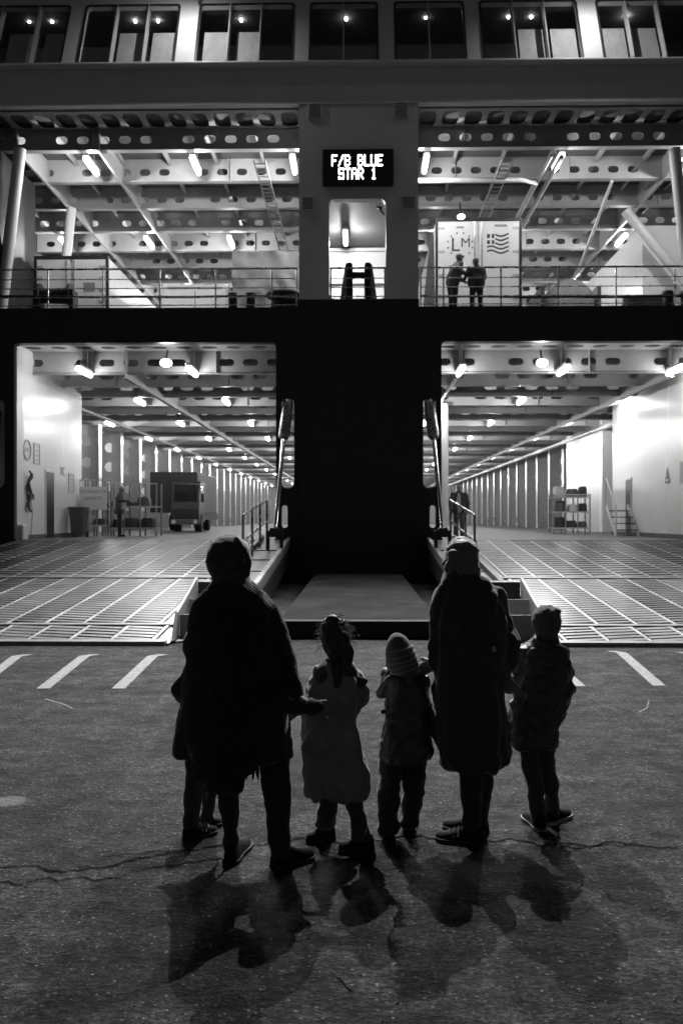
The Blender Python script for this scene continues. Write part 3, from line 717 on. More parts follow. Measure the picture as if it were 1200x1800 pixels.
# ------------------------------------------------------------------ upper deck railings
def railing(px0, px1, posts, label):
    Yr = F+.12; x0, x1 = X(px0, Yr), X(px1, Yr)
    t = thing('deck_railing', label, 'railing', ((x0+x1)/2, Yr, ZU+.022))
    for py, r in ((471, .028), (489, .014), (505, .014), (521, .014), (535, .014)):
        z = Z(py, Yr); MB().tube([(x0, Yr, z), (x1, Yr, z)], r, 8).build('rail', 'steel', t, smooth=True)
    src = None
    for p in posts:
        x = X(p, Yr)
        if src is None: src = MB().tube([(x, Yr, ZU+.022), (x, Yr, Z(471, Yr))], .022, 8).build('post', 'steel', t, smooth=True, loc=(x, Yr, ZU))
        else: inst(src, t, (x, Yr, ZU))
railing(-120, 523, (-110, -14, 85, 182, 281, 379, 478, 521), 'steel railing along the left upper deck edge')
railing(737, 1330, (739, 779, 880, 980, 1082, 1185, 1290), 'steel railing along the right upper deck edge')
railing(580, 677, (581, 676), 'short steel railing across the centre doorway')
for (a, b, l) in ((-60, 523, 'left'), (737, 1250, 'right')):
    m = MB(); pts = [at(a+(b-a)*i/24, 520+.5*math.sin(i*.9)+(2*math.sin(PI*i/24)), F+.3) for i in range(25)]
    o = m.tube(pts, .035, 8).build('mooring_rope', 'dark_steel', None, smooth=True); tag(o, 'dark mooring line stretched behind the %s upper deck railing' % l, 'rope')

# ------------------------------------------------------------------ trailers and vehicles on the upper deck
def trailer(x0, x1, y0, y1, z0, z1, label, mtl='trailer_white'):
    t = thing('box_trailer', label, 'trailer', ((x0+x1)/2, y0, ZU+.002))
    MB().cbox(x0, x1, y0, y1, z0, z1, .03).build('body', mtl, t)
    xm = (x0+x1)/2
    for a, b in ((x0+.07, xm-.035), (xm+.035, x1-.07)):
        d = MB().cbox(a, b, y0-.05, y0-.002, z0+.06, z1-.10, .012).build('door', mtl, t)
        hx = a if a < xm-.2 else b-.2
        for k in range(4):
            zz = z0+.25+k*(z1-z0-.6)/3
            MB().box(hx+.0, hx+.2, y0-.068, y0-.051, zz, zz+.07).build('hinge', 'rail_paint', d)
        for lx in ((b-.10) if a < xm-.2 else (a+.06),):
            MB().tube([(lx, y0-.075, z0+.05), (lx, y0-.075, z1-.12)], .014, 8).build('lock_rod', 'steel', d)
    for a, b, c, d_ in ((x0-.02, x0+.05, z0-.02, z1+.02), (x1-.05, x1+.02, z0-.02, z1+.02)):
        MB().box(a, b, y0-.04, y0+.08, c, d_).build('corner_post', 'dark_steel', t)
    MB().box(x0+.051, x1-.051, y0-.04, y0+.08, z1-.075, z1+.025).build('header', 'dark_steel', t)
    MB().box(x0+.1, x1-.1, y0-.02, y0+.1, z0-.28, z0-.03).build('bumper', 'plastic_grey', t)
    for s in (-1, 1):
        for k in range(2):
            yc = y0+1.2+1.3*k; xc = xm+s*((x1-x0)/2-.2)
            MB().tube([(xc-.14, yc, ZU+.48), (xc-.13, yc, ZU+.48), (xc+.13, yc, ZU+.48), (xc+.14, yc, ZU+.48)], [.40, .475, .475, .40], 20).build('wheel', 'tyre', t, smooth=True)
    MB().box(xm-.45, xm+.45, y0+.3, y1-.2, ZU+.55, z0-.03).build('chassis', 'dark_steel', t)
    return t, xm
YT = 29.2
tr, xm = trailer(X(766, YT), X(915, YT), YT, YT+9, ZU+.95, Z(386, YT), 'white refrigerated trailer with a wavy flag and LM emblem on its doors')
# emblem: letters L and M in a ring of dots
lx = X(808, YT); lz = Z(432, YT)
textmesh('letter', 'L', .62, 'print_dark', tr, (lx-.16, YT-.056, lz-.02)); textmesh('letter', 'M', .42, 'print_dark', tr, (lx+.17, YT-.056, lz+.05))
for k in range(12):
    a = 2*PI*k/12+.26
    MB().tube([(lx+.40*math.cos(a), YT-.0575, lz+.38*math.sin(a)), (lx+.40*math.cos(a), YT-.0515, lz+.38*math.sin(a))], .027, 10).build('emblem_dot', 'print_dark', tr)
MB().box(lx-.12, lx+.12, YT-.0565, YT-.0515, lz+.53, lz+.58).build('emblem_badge', 'print_mid', tr)
# wavy flag
fx0, fx1, fz = X(855, YT), X(893, YT), Z(430, YT)
def wave(x): return .045*math.sin((x-fx0)/(fx1-fx0)*2.2*PI+.3)
for k in range(5):
    zt = fz+.30-k*.135; m = MB(); n = 16; xs0 = fx0 if k > 2 else fx0+.26
    pts = [xs0+(fx1-xs0)*i/n for i in range(n+1)]
    m.add([(x, YT-.056, zt+wave(x)-.055) for x in pts]+[(x, YT-.056, zt+wave(x)) for x in pts]+[(x, YT-.0515, zt+wave(x)-.055) for x in pts]+[(x, YT-.0515, zt+wave(x)) for x in pts],
          [(i, i+1, n+2+i, n+1+i) for i in range(n)]+[(2*n+2+i, 3*n+3+i, 3*n+4+i, 2*n+3+i) for i in range(n)])
    m.build('flag_stripe', 'print_dark', tr)
for (a, b, c, d_) in ((0, .09, .17, .30), (.15, .23, .17, .30), (0, .09, -.02, .10), (.15, .23, -.02, .10)):
    MB().box(fx0+a, fx0+b, YT-.056, YT-.0515, fz+c, fz+d_).build('flag_canton', 'print_dark', tr)
MB().box(X(868, YT), X(890, YT), YT-.056, YT-.0515, Z(401, YT), Z(397, YT)).build('door_lettering', 'print_mid', tr)
YT2 = 28.4
tr2, _ = trailer(X(62, YT2), X(190, YT2), YT2, YT2+8.5, ZU+.75, Z(449, YT2), 'white box trailer with twin rear doors behind the left railing')
MB().box(X(148, YT2), X(168, YT2), YT2-.058, YT2-.0515, Z(510, YT2), Z(495, YT2)).build('door_placard', 'print_mid', tr2)
# low white van behind
YV = 32.0
vn = thing('parked_van', 'low white van parked behind the middle of the left railing', 'van', (X(345, YV), YV, ZU+.002))
vx0, vx1 = X(283, YV), X(403, YV)
MB().cbox(vx0, vx1, YV, YV+4.5, ZU+.42, Z(497, YV), .12).build('body', 'trailer_white', vn)
MB().box(vx0+.25, vx1-.25, YV-.012, YV-.001, Z(507, YV), Z(503, YV)).build('rear_window', 'print_mid', vn)
MB().cbox(vx0+.1, vx1-.1, YV-.08, YV-.013, ZU+.45, ZU+.62, .03).build('bumper', 'plastic_grey', vn)
MB().box((vx0+vx1)/2-.012, (vx0+vx1)/2+.012, YV-.01, YV-.001, ZU+.65, Z(511, YV)).build('door_gap', 'dark_steel', vn)
for s in (vx0+.2, vx1-.2):
    for y in (YV+.7, YV+3.7): MB().tube([(s-.1, y, ZU+.34), (s+.1, y, ZU+.34)], .335, 18).build('wheel', 'tyre', vn, smooth=True)
# tarpaulin-sided trailer
YP = 29.5
tp = thing('tarpaulin_trailer', 'trailer under a creased grey tarpaulin beside the centre column', 'trailer', (X(465, YP), YP, ZU+.002))
tx0, tx1 = X(408, YP), X(530, YP); m = MB(); n, k = 30, 20; vs_ = []; fs_ = []
for i in range(n+1):
    for j in range(k+1):
        x = tx0+(tx1-tx0)*i/n; z = ZU+.62+(Z(441, YP)-ZU-.62)*j/k
        dd = .13*noise.noise((x*1.2+z*1.6, z*.8-x, 3))+.10*noise.noise((x*3+z*2, z*2, 8))
        vs_.append((x, YP+dd, z))
for i in range(n):
    for j in range(k):
        a = i*(k+1)+j; fs_.append((a, a+k+1, a+k+2, a+1))
m.add(vs_, fs_); m.build('tarpaulin', 'tarpaulin', tp, smooth=True, recalc=False)
MB().box(tx0+.03, tx1-.03, YP+.12, YP+7, ZU+.6, Z(443, YP)-.02).build('body', 'trailer_grey', tp)
MB().box(tx0, tx1, YP-.1, YP+.1, ZU+.42, ZU+.6).build('bumper', 'plastic_grey', tp)
for s in (tx0+.25, tx1-.25):
    for y in (YP+1, YP+2.2): MB().tube([(s-.14, y, ZU+.45), (s+.14, y, ZU+.45)], .445, 18).build('wheel', 'tyre', tp, smooth=True)
# rounded truck cab and white van on the right
YC = 30.0
cbn = thing('tank_trailer', 'grey round-backed tank trailer right of the lettered trailer', 'trailer', (X(1003, YC), YC, ZU+.002))
cxm, cz = X(1003, YC), ZU+1.30
MB().tube([(cxm, YC-.12, cz), (cxm, YC, cz), (cxm, YC+.15, cz), (cxm, YC+7, cz)], [.5, .74, .82, .82], 28).build('tank', 'trailer_grey', cbn, smooth=True)
MB().box(cxm-.85, cxm+.85, YC-.1, YC+.1, ZU+.38, ZU+.52).build('bumper', 'plastic_grey', cbn)
MB().box(cxm-.98, cxm-.86, YC, YC+7, ZU+.5, ZU+1.85).box(cxm+.86, cxm+.98, YC, YC+7, ZU+.5, ZU+1.85).build('side_frame', 'plastic_grey', cbn)
for s in (cxm-.75, cxm+.75):
    MB().tube([(s-.14, YC+1, ZU+.45), (s+.14, YC+1, ZU+.45)], .445, 18).build('wheel', 'tyre', cbn, smooth=True)
YW = 28.8
cn = thing('parked_car', 'white car parked behind the right end of the railing', 'car', (X(1150, YW), YW, ZU+.002))
cx0, cx1 = X(1085, YW), X(1215, YW)
MB().loft([((cx0+cx1)/2, YW+2, ZU+.3, (cx1-cx0)/2, 2.1), ((cx0+cx1)/2, YW+2, ZU+.85, (cx1-cx0)/2, 2.15), ((cx0+cx1)/2, YW+2.2, ZU+.95, (cx1-cx0)/2*.93, 1.7), ((cx0+cx1)/2, YW+2.3, ZU+1.42, (cx1-cx0)/2*.75, 1.1)], 32, 5).build('body', 'trailer_white', cn, smooth=True)
MB().box(cx0+.35, cx1-.35, YW+.55, YW+.75, ZU+1.0, ZU+1.32).build('rear_window', 'glass_dark', cn)
for s in (-1, 1): MB().cbox((cx0+cx1)/2+s*.75-.14, (cx0+cx1)/2+s*.75+.14, YW-.17, YW-.05, ZU+.62, ZU+.78, .02).build('tail_light', 'print_mid', cn)
for s in (cx0+.22, cx1-.22):
    for y in (YW+.8, YW+3.3): MB().tube([(s-.1, y, ZU+.33), (s+.1, y, ZU+.33)], .325, 18).build('wheel', 'tyre', cn, smooth=True)
# white tapered mast foot left of the lettered trailer
YM = 27.3
o = MB().add([at(p, q, YM+d) for d in (0, .12) for p, q in ((742, 553), (765, 553), (762, 411), (756, 411))],
             [(0, 1, 2, 3), (7, 6, 5, 4), (0, 4, 5, 1), (1, 5, 6, 2), (2, 6, 7, 3), (3, 7, 4, 0)]).build('canvas_cover', 'cargo_pale', None, loc=at(752, 553, YM))
tag(o, 'tall pale tapered canvas cover standing left of the lettered trailer', 'cover')
# fairlead roller frame in the doorway
YF = F+.55
fr = thing('roller_fairlead', 'black mooring roller frame standing in the centre doorway', 'fairlead', (X(630, YF), YF, ZU+.002))
for a, b, c, d_ in ((604, 614, 614, 622), (656, 648, 648, 640)):
    pass
for s in (-1, 1):
    xc = X(630, YF)
    MB().add([(xc+s*u, YF+v, z) for v in (-.08, .08) for u, z in ((.56, ZU+.002), (.30, ZU+.002), (.30, Z(466, YF)), (.38, Z(466, YF)))],
             [(0, 1, 2, 3), (7, 6, 5, 4), (0, 4, 5, 1), (1, 5, 6, 2), (2, 6, 7, 3), (3, 7, 4, 0)]).build('cheek_plate', 'flange_grey', fr)
    MB().tube([(xc+s*.26, YF-.2, ZU+.1), (xc+s*.26, YF-.2, ZU+.2), (xc+s*.26, YF-.2, Z(470, YF)), (xc+s*.26, YF-.2, Z(466, YF))], [.08, .10, .10, .07], 14).build('roller', 'rubber', fr, smooth=True)
for z in (ZU+.25, Z(487, YF)): MB().tube([(xc-.3, YF-.2, z), (xc+.3, YF-.2, z)], .085, 12).build('roller', 'rubber', fr, smooth=True)
MB().box(xc-.55, xc+.55, YF-.33, YF+.1, ZU+.0025, ZU+.06).build('foot_plate', 'dark_steel', fr)
# cctv camera in the doorway
cc = thing('security_camera', 'dark security camera at the top right of the centre doorway', 'camera', (X(670, F+.2), F+.2, Z(360)))
MB().tube([(X(668, F+.2), F-.05, Z(367)), (X(664, F+.2), F+.2, Z(361))], .05, 12).build('body', 'dark_steel', cc)
MB().tube([(X(664, F+.2), F+.2, Z(361)), (X(676, F+.2), F+.3, Z(372))], .02, 8).build('bracket', 'dark_steel', cc)
# fenders and gear behind the railings
def bollard(px, y, label):
    x = X(px, y); t = thing('mooring_bollard', label, 'bollard', (x, y, ZU+.002))
    for s in (-1, 1): MB().tube([(x+s*.25, y, ZU+.02), (x+s*.25, y, ZU+.5), (x+s*.25, y, ZU+.52), (x+s*.25, y, ZU+.6)], [.13, .13, .17, .15], 16).build('post', 'dark_steel', t, smooth=True)
    MB().box(x-.5, x+.5, y-.2, y+.2, ZU+.0025, ZU+.05).build('base', 'dark_steel', t)
bollard(425, F+.8, 'dark twin bollard in front of the grey tarpaulin'); bollard(1188, F+.8, 'dark twin bollard at the right end of the railing')
wn = thing('mooring_winch', 'dark mooring winch drum behind the left railing', 'winch', (X(100, F+1), F+1, ZU+.002))
wx = X(100, F+1)
MB().tube([(wx-.5, F+1, ZU+.6), (wx-.44, F+1, ZU+.6), (wx-.43, F+1, ZU+.6), (wx+.37, F+1, ZU+.6), (wx+.38, F+1, ZU+.6), (wx+.44, F+1, ZU+.6)], [.36, .36, .2, .24, .36, .36], 20).build('drum', 'dark_steel', wn)
for s in (-.55, .5): MB().cbox(wx+s-.05, wx+s+.05, F+.75, F+1.25, ZU+.0025, ZU+.75, .02).build('stand', 'dark_steel', wn)
ty = thing('tyre_fender', 'black tyre fender heap beside the centre column on the left', 'fender', (X(500, F+.9), F+.9, ZU+.002))
for i, (dx, dz) in enumerate(((0, .0), (.12, .22), (-.05, .44))):
    c = Vector((X(500, F+.9)+dx, F+.9, ZU+.13+dz)); n = 20; m = MB()
    m.tube([c+Vector((.36*math.cos(2*PI*i_/n), .36*math.sin(2*PI*i_/n), .03*math.sin(2*PI*i_/n))) for i_ in range(n+1)], .12, 10); m.build('tyre', 'tyre', ty, smooth=True)

# ------------------------------------------------------------------ lower deck, left: bin, rack with board, truck
YB = 29.6
bn = thing('wheelie_bin', 'grey wheeled bin standing against the left white casing', 'bin', (X(139, YB), YB, ZD+.002))
bx = X(139, YB)
MB().loft([(bx, YB, ZD+.06, .20, .22), (bx, YB, ZD+.5, .24, .26), (bx, YB, ZD+.92, .28, .30)], 24, 6).build('body', 'plastic_grey', bn, smooth=True)
MB().loft([(bx, YB, ZD+.925, .31, .33), (bx, YB, ZD+.97, .31, .34), (bx, YB, ZD+1.0, .25, .28)], 24, 6).build('lid', 'plastic_grey', bn, smooth=True)
for s in (-1, 1): MB().tube([(bx+s*.2-.03, YB+.22, ZD+.1), (bx+s*.2+.03, YB+.22, ZD+.1)], .1, 14).build('wheel', 'tyre', bn, smooth=True)
def cage_rack(x0, x1, y0, y1, h, shelves, label, cargo=True, nm='storage_rack'):
    t = thing(nm, label, 'rack', ((x0+x1)/2, (y0+y1)/2, ZD+.002))
    for x in [x0+(x1-x0)*i/3 for i in range(4)]:
        for y in (y0, y1): MB().box(x-.025, x+.025, y-.025, y+.025, ZD+.0025, ZD+h).build('upright', 'trailer_grey', t)
    for z in shelves:
        sh = MB().box(x0-.02, x1+.02, y0+.026, y1-.026, ZD+z, ZD+z+.04).build('shelf', 'trailer_grey', t)
        MB().box(x0-.03, x1+.03, y0-.035, y0-.026, ZD+z-.01, ZD+z+.05).build('shelf_edge', 'rail_paint', sh)
    MB().box(x0-.03, x1+.03, y0-.035, y0-.026, ZD+h-.05, ZD+h).build('top_rail', 'rail_paint', t)
    return t
rack_items = []
def rack_cargo(x0, x1, y0, y1, zs, where):
    kinds = [('crate', 'cargo_dark', 'dark crate'), ('carton', 'cargo_pale', 'pale carton'), ('parcel', 'plastic_grey', 'grey parcel')]
    n = 0
    for zi, z in enumerate(zs):
        x = x0+.08; k = 0
        while x < x1-.3:
            wd = random.uniform(.3, .6); wd = min(wd, x1-.05-x); h = random.uniform(.25, .48); kd = kinds[random.choice((0, 0, 0, 0, 1, 2))]
            m = MB().loft([(x+wd/2, (y0+y1)/2, ZD+z+.042, wd*.47, .25), (x+wd/2, (y0+y1)/2, ZD+z+.06, wd*.49, .27), (x+wd/2, (y0+y1)/2+.02, ZD+z+h*.8, wd*.47, .25), (x+wd/2, (y0+y1)/2, ZD+z+h, wd*.36, .2)], 16, 5)
            o = m.build(kd[0], kd[1], None, smooth=True, loc=(x+wd/2, (y0+y1)/2, ZD+z))
            tag(o, '%s on the %s shelf of the %s, %s from the left' % (kd[2], ('lower', 'middle', 'top')[zi], where, ordn(k)), kd[0], 'luggage on the deck racks')
            x += wd+.05; k += 1
YK = 31.5
cage_rack(X(190, YK), X(275, YK), YK, YK+.8, 1.85, (.25, 1.0), 'steel cage rack of parcels beside the parked truck'); rack_cargo(X(190, YK), X(275, YK), YK, YK+.8, (.25, 1.0), 'left rack')
YK2 = 31.0
r2 = cage_rack(X(140, YK2), X(186, YK2), YK2, YK2+.7, 1.95, (.35, 1.15), 'steel rack carrying the white parcels board'); rack_cargo(X(140, YK2), X(186, YK2), YK2, YK2+.7, (.35,), 'board rack')
bd = thing('notice_board', 'white board with Greek lettering fixed to the rack by the bin', 'sign', (X(163, 30.8), 30.8, Z(895, 30.8)))
MB().box(X(140, 30.8), X(187, 30.8), 30.86, 30.9, Z(896, 30.8), Z(855, 30.8)).build('panel', 'trailer_white', bd)
textmesh('lettering', 'ΑΣΥΝΟΔΕΥΤΑ', .135, 'print_mid', bd, (X(163, 30.8), 30.855, Z(864, 30.8))); textmesh('lettering', 'ΔΕΜΑΤΑ', .145, 'print_mid', bd, (X(163, 30.8), 30.855, Z(876, 30.8)))
# right rack
YK3 = 37.0
cage_rack(X(972, YK3), X(1036, YK3), YK3, YK3+.8, 1.6, (.2, .85, 1.45), 'steel rack of bags against the right side'); rack_cargo(X(972, YK3), X(1036, YK3), YK3, YK3+.8, (.2, .85, 1.45), 'right rack')
# truck facing the camera
YTk = 41.0
tk = thing('cargo_truck', 'dark box truck parked facing the stern on the left lower deck', 'truck', (X(315, YTk), YTk, ZD+.002))
bx0, bx1 = X(263, YTk+1.6), X(346, YTk+1.6)
MB().cbox(bx0, bx1, YTk+1.7, YTk+7.5, ZD+.9, Z(829, YTk+1.6), .03).build('box_body', 'truck_dark', tk)
MB().box(bx1+.001, bx1+.012, YTk+1.75, YTk+7.45, ZD+.95, Z(831, YTk+1.6)).build('side_curtain', 'tarpaulin', tk)
kx0, kx1 = X(301, YTk), X(350, YTk); kz = Z(845, YTk); kw = kx1-kx0
prof = [(0, ZD+.42), (-.04, ZD+1.05), (.05, ZD+1.35), (.28, kz-.12), (.5, kz), (1.55, kz), (1.6, ZD+.45)]
m = MB(); n = len(prof)
m.add([(x, YTk+p, z) for x in (kx0, kx1) for p, z in prof], [tuple(range(n-1, -1, -1)), tuple(range(n, 2*n))]+[(i, (i+1) % n, (i+1) % n+n, i+n) for i in range(n)])
cb = m.build('cab', 'truck_grey', tk, bevel=.03)
MB().add([(x, YTk+p-.012, z) for x in (kx0+.1, kx1-.1) for p, z in ((.06, ZD+1.38), (.27, kz-.16))]+[(x, YTk+p-.002, z) for x in (kx0+.1, kx1-.1) for p, z in ((.06, ZD+1.38), (.27, kz-.16))],
         [(0, 1, 3, 2), (4, 6, 7, 5), (0, 2, 6, 4), (1, 5, 7, 3), (0, 4, 5, 1), (2, 3, 7, 6)]).build('windscreen', 'glass_dark', cb)
MB().box(kx1+.002, kx1+.01, YTk+.45, YTk+1.15, ZD+1.35, kz-.2).build('side_window', 'glass_dark', cb)
MB().box(kx0+.15, kx1-.15, YTk-.05, YTk-.03, ZD+.82, ZD+1.0).box(kx0+.2, kx1-.2, YTk-.05, YTk-.03, ZD+.66, ZD+.76).build('grille', 'dark_steel', cb)
MB().cbox(kx0-.03, kx1+.03, YTk-.14, YTk+.1, ZD+.34, ZD+.58, .03).build('bumper', 'plastic_grey', tk)
for s in (kx0+.14, kx1-.14): MB().tube([(s, YTk-.16, ZD+.47), (s, YTk-.141, ZD+.47)], .09, 14).build('headlight', 'cargo_pale', tk)
for s in (kx0-.12, kx1+.12): MB().cbox(s-.07, s+.07, YTk+.2, YTk+.27, ZD+1.35, ZD+1.75, .02).build('mirror', 'dark_steel', tk)
for xw, y in ((kx0+.16, YTk+.7), (kx1-.14, YTk+.7), (bx0+.3, YTk+5.6), (bx1-.2, YTk+5.6), (bx1-.2, YTk+3.2)):
    wl = MB().tube([(xw-.15, y, ZD+.44), (xw-.12, y, ZD+.44), (xw+.12, y, ZD+.44), (xw+.15, y, ZD+.44)], [.37, .435, .435, .37], 20).build('wheel', 'tyre', tk, smooth=True)
    MB().tube([(xw+.152, y, ZD+.44), (xw+.16, y, ZD+.44)], .2, 14).build('rim', 'plastic_grey', wl)
MB().box(kx0+.3, kx1-.3, YTk+.6, YTk+7.4, ZD+.55, ZD+.899).build('chassis', 'dark_steel', tk)
# boarding steps by the right casing
sp_ = thing('boarding_steps', 'short white stair with dark treads by the right casing', 'stair', (9.1, 33, ZD+.002))
for k in range(4):
    MB().box(8.75+.0, 9.45, 31.0+.28*k, 31.30+.28*k, ZD+.2+.22*k, ZD+.235+.22*k).build('tread', 'dark_steel', sp_)
for x in (8.72, 9.48):
    MB().add([(x+d, y, z) for d in (-.02, .02) for y, z in ((30.95, ZD+.003), (31.15, ZD+.003), (32.3, ZD+.9), (32.3, ZD+1.12))], [(0, 1, 2, 3), (7, 6, 5, 4), (0, 4, 5, 1), (1, 5, 6, 2), (2, 6, 7, 3), (3, 7, 4, 0)]).build('stringer', 'deck_white', sp_)
MB().tube([(8.7, 30.95, ZD+.02), (8.7, 31.0, ZD+1.0), (8.7, 32.2, ZD+2.0), (8.7, 32.3, ZD+1.0)], .03, 8).build('handrail', 'deck_white', sp_)
# small things on the casings
def wall_sign(name, x, s, y0, y1, z0, z1, mtl, label, cat):
    a, b = sorted((x-s*.035, x-s*.045)); o = MB().box(a, b, y0, y1, z0, z1).build(name, mtl, None, loc=(x, y0, z0)); tag(o, label, cat)
    return o
def framed(x, y0, y1, z0, z1, label, n=4):
    t = thing('wall_notice', label, 'notice', (x, (y0+y1)/2, z0))
    MB().box(x, x+.012, y0, y1, z0, z1).build('sheet', 'deck_white', t)
    for a, b, c, d_ in ((y0, y1, z0, z0+.03), (y0, y1, z1-.03, z1), (y0, y0+.05, z0+.031, z1-.031), (y1-.05, y1, z0+.031, z1-.031)):
        MB().box(x+.0125, x+.02, a, b, c, d_).build('frame', 'print_pale', t)
    for k in range(n):
        z = z0+(k+.7)*(z1-z0)/(n+.4); MB().box(x+.0125, x+.016, y0+.1, y1-.12, z, z+.03).build('text_line', 'print_pale', t)
framed(-XO+.002, 26.55, 27.05, Z(815, 26.7), Z(778, 26.7), 'framed notice on the left white casing')
framed(-XO+.002, 29.75, 30.3, Z(866, 30), Z(832, 30), 'pale notice sheet on the left casing near the bin', 5)
textmesh('deck_number', 'BC', .42, 'print_pale', None, (-XO+.005, 29.2, Z(829, 29.2)), rotz=PI/2)
o = bpy.context.scene.objects['deck_number']; tag(o, 'dark stencilled marking on the left casing beside its door', 'marking')
for (y, z, nm) in ((26.0, Z(790, 26), 'round marking disc near the outer edge of the left casing'),):
    t = thing('round_marking', nm, 'sign', (-XO, y, z))
    n = 24; MB().tube([(-XO+.002, y, z), (-XO+.012, y, z)], .30, n).build('disc', 'deck_white', t)
    MB().tube([(-XO+.018, y+.28*math.cos(2*PI*i/n), z+.28*math.sin(2*PI*i/n)) for i in range(n+1)], .02, 6).build('ring', 'print_pale', t)
    MB().box(-XO+.0125, -XO+.02, y-.18, y+.18, z-.05, z+.05).build('bar', 'print_pale', t)
hk = thing('hose_bundle', 'dark hose and rope bundle hanging on the left casing edge', 'hose', (-XO, 26.1, Z(875, 26.1)))
for k in range(4):
    MB().tube([(-XO+.08+.03*math.sin(k*2+i), 26.0+.16*math.sin(i*.9+k)+.02*k, Z(828+k*3, 26.1)-i*.085) for i in range(13)], .028, 7).build('hose', 'cargo_dark', hk, smooth=True)
MB().tube([(-XO+.06, 26.15, Z(875, 26.1)), (-XO+.08, 26.25, Z(900, 26.1)), (-XO+.05, 26.2, ZD+.1)], .012, 6).build('line', 'print_mid', hk)
MB().box(-XO, -XO+.12, 26.0, 26.3, Z(878, 26.1), Z(868, 26.1)).build('hook_plate', 'plastic_grey', hk)
t = thing('warning_triangle', 'tall dark triangular marking on the right white casing', 'marking', (XO, 29.3, Z(848, 29.3)))
MB().add([(XO-d, y, z) for d in (.002, .012) for y, z in ((28.05, Z(850, 28.3)), (28.55, Z(850, 28.3)), (28.3, Z(822, 28.3)))], [(0, 1, 2), (5, 4, 3), (0, 3, 4, 1), (1, 4, 5, 2), (2, 5, 3, 0)]).build('triangle', 'print_mid', t)
MB().box(XO-.018, XO-.0125, 28.2, 28.4, Z(846, 28.3), Z(843, 28.3)).build('bar', 'trailer_white', t)
framed_r = thing('wall_notice', 'pale notice at the far right of the right casing', 'notice', (XO, 27, Z(840, 27)))
MB().box(XO-.012, XO-.002, 26.7, 27.2, Z(850, 27), Z(812, 27)).build('sheet', 'print_pale', framed_r)
MB().cbox(-XO-.5, -XO+.25, F+.05, F+.5, ZD+.002, ZD+.45, .05).build('door_sill_block', 'deck_white', ferry)
# lashing gear leaning on the web frames
for s in (-1, 1):
    src = None
    for k in range(5):
        y = 49+k*8.3+random.uniform(-2, 2); x = s*random.uniform(11.1, 11.45)
        t = thing('lashing_trestle', 'dark lashing trestle leaning on the %s side, %s from the stern' % ('left' if s < 0 else 'right', ordn(k)), 'trestle', (x, y, ZD+.002), 'lashing trestles along the sides')
        if src is None:
            m = MB()
            for d in (-.3, .3): m.tube([(x+d, y, ZD+.03), (x+d*.2, y+.05, ZD+.75)], .04, 6)
            src = m.tube([(x-.22, y+.02, ZD+.4), (x+.22, y+.02, ZD+.4)], .03, 6).build('frame', 'print_mid', t, loc=(x, y, ZD))
        else: inst(src, t, (x, y, ZD))

# ================================================================== people
def solid(name, mb, voxel, mtl, parent, smooth=3, fold=0.0, fs=(9, 9, 3), fold2=0.0, loc=None, post=None):
    """union of closed shapes as one continuous skin, with cloth folds; mb in world coordinates"""
    off = OFF[parent]
    me = bpy.data.meshes.new(name); me.from_pydata([tuple(Vector(p)-off) for p in mb.v], [], mb.f)
    bm = bmesh.new(); bm.from_mesh(me); bmesh.ops.recalc_face_normals(bm, faces=bm.faces); bm.to_mesh(me); bm.free()
    o = bpy.data.objects.new(name, me); COL.objects.link(o)
    r = o.modifiers.new('r', 'REMESH'); r.mode = 'VOXEL'; r.voxel_size = voxel; r.adaptivity = 0
    if smooth: s_ = o.modifiers.new('s', 'SMOOTH'); s_.factor = .5; s_.iterations = smooth
    bpy.context.view_layer.update()
    nm = bpy.data.meshes.new_from_object(o.evaluated_get(bpy.context.evaluated_depsgraph_get()))
    o.modifiers.clear(); o.data = nm; bpy.data.meshes.remove(me); nm.name = name
    if fold or fold2 or post:
        n = len(nm.vertices); co = np.empty(n*3); nm.vertices.foreach_get('co', co); no = np.empty(n*3); nm.vertices.foreach_get('normal', no)
        co = co.reshape(-1, 3); no = no.reshape(-1, 3); d = np.zeros(n); sd = (hash(name+parent.name) % 97)*1.7
        sd = (sum(map(ord, name+parent.name)) % 97)*1.7
        for i in range(n):
            x, y, z = co[i]
            v = 0
            if fold: v += fold*noise.noise((x*fs[0]+sd+1.5*noise.noise((x*4, y*4, z*4+sd)), y*fs[1], z*fs[2]))
            if fold2: v += fold2*(abs(noise.noise((x*14+sd, y*14, z*14)))-.25)
            d[i] = v
        co = co+no*d[:, None]
        if post: co = post(co)
        nm.vertices.foreach_set('co', co.ravel())
    nm.materials.clear(); nm.materials.append(MT[mtl]); nm.polygons.foreach_set('use_smooth', [True]*len(nm.polygons)); nm.update()
    o.parent = parent; OFF[o] = off
    return o

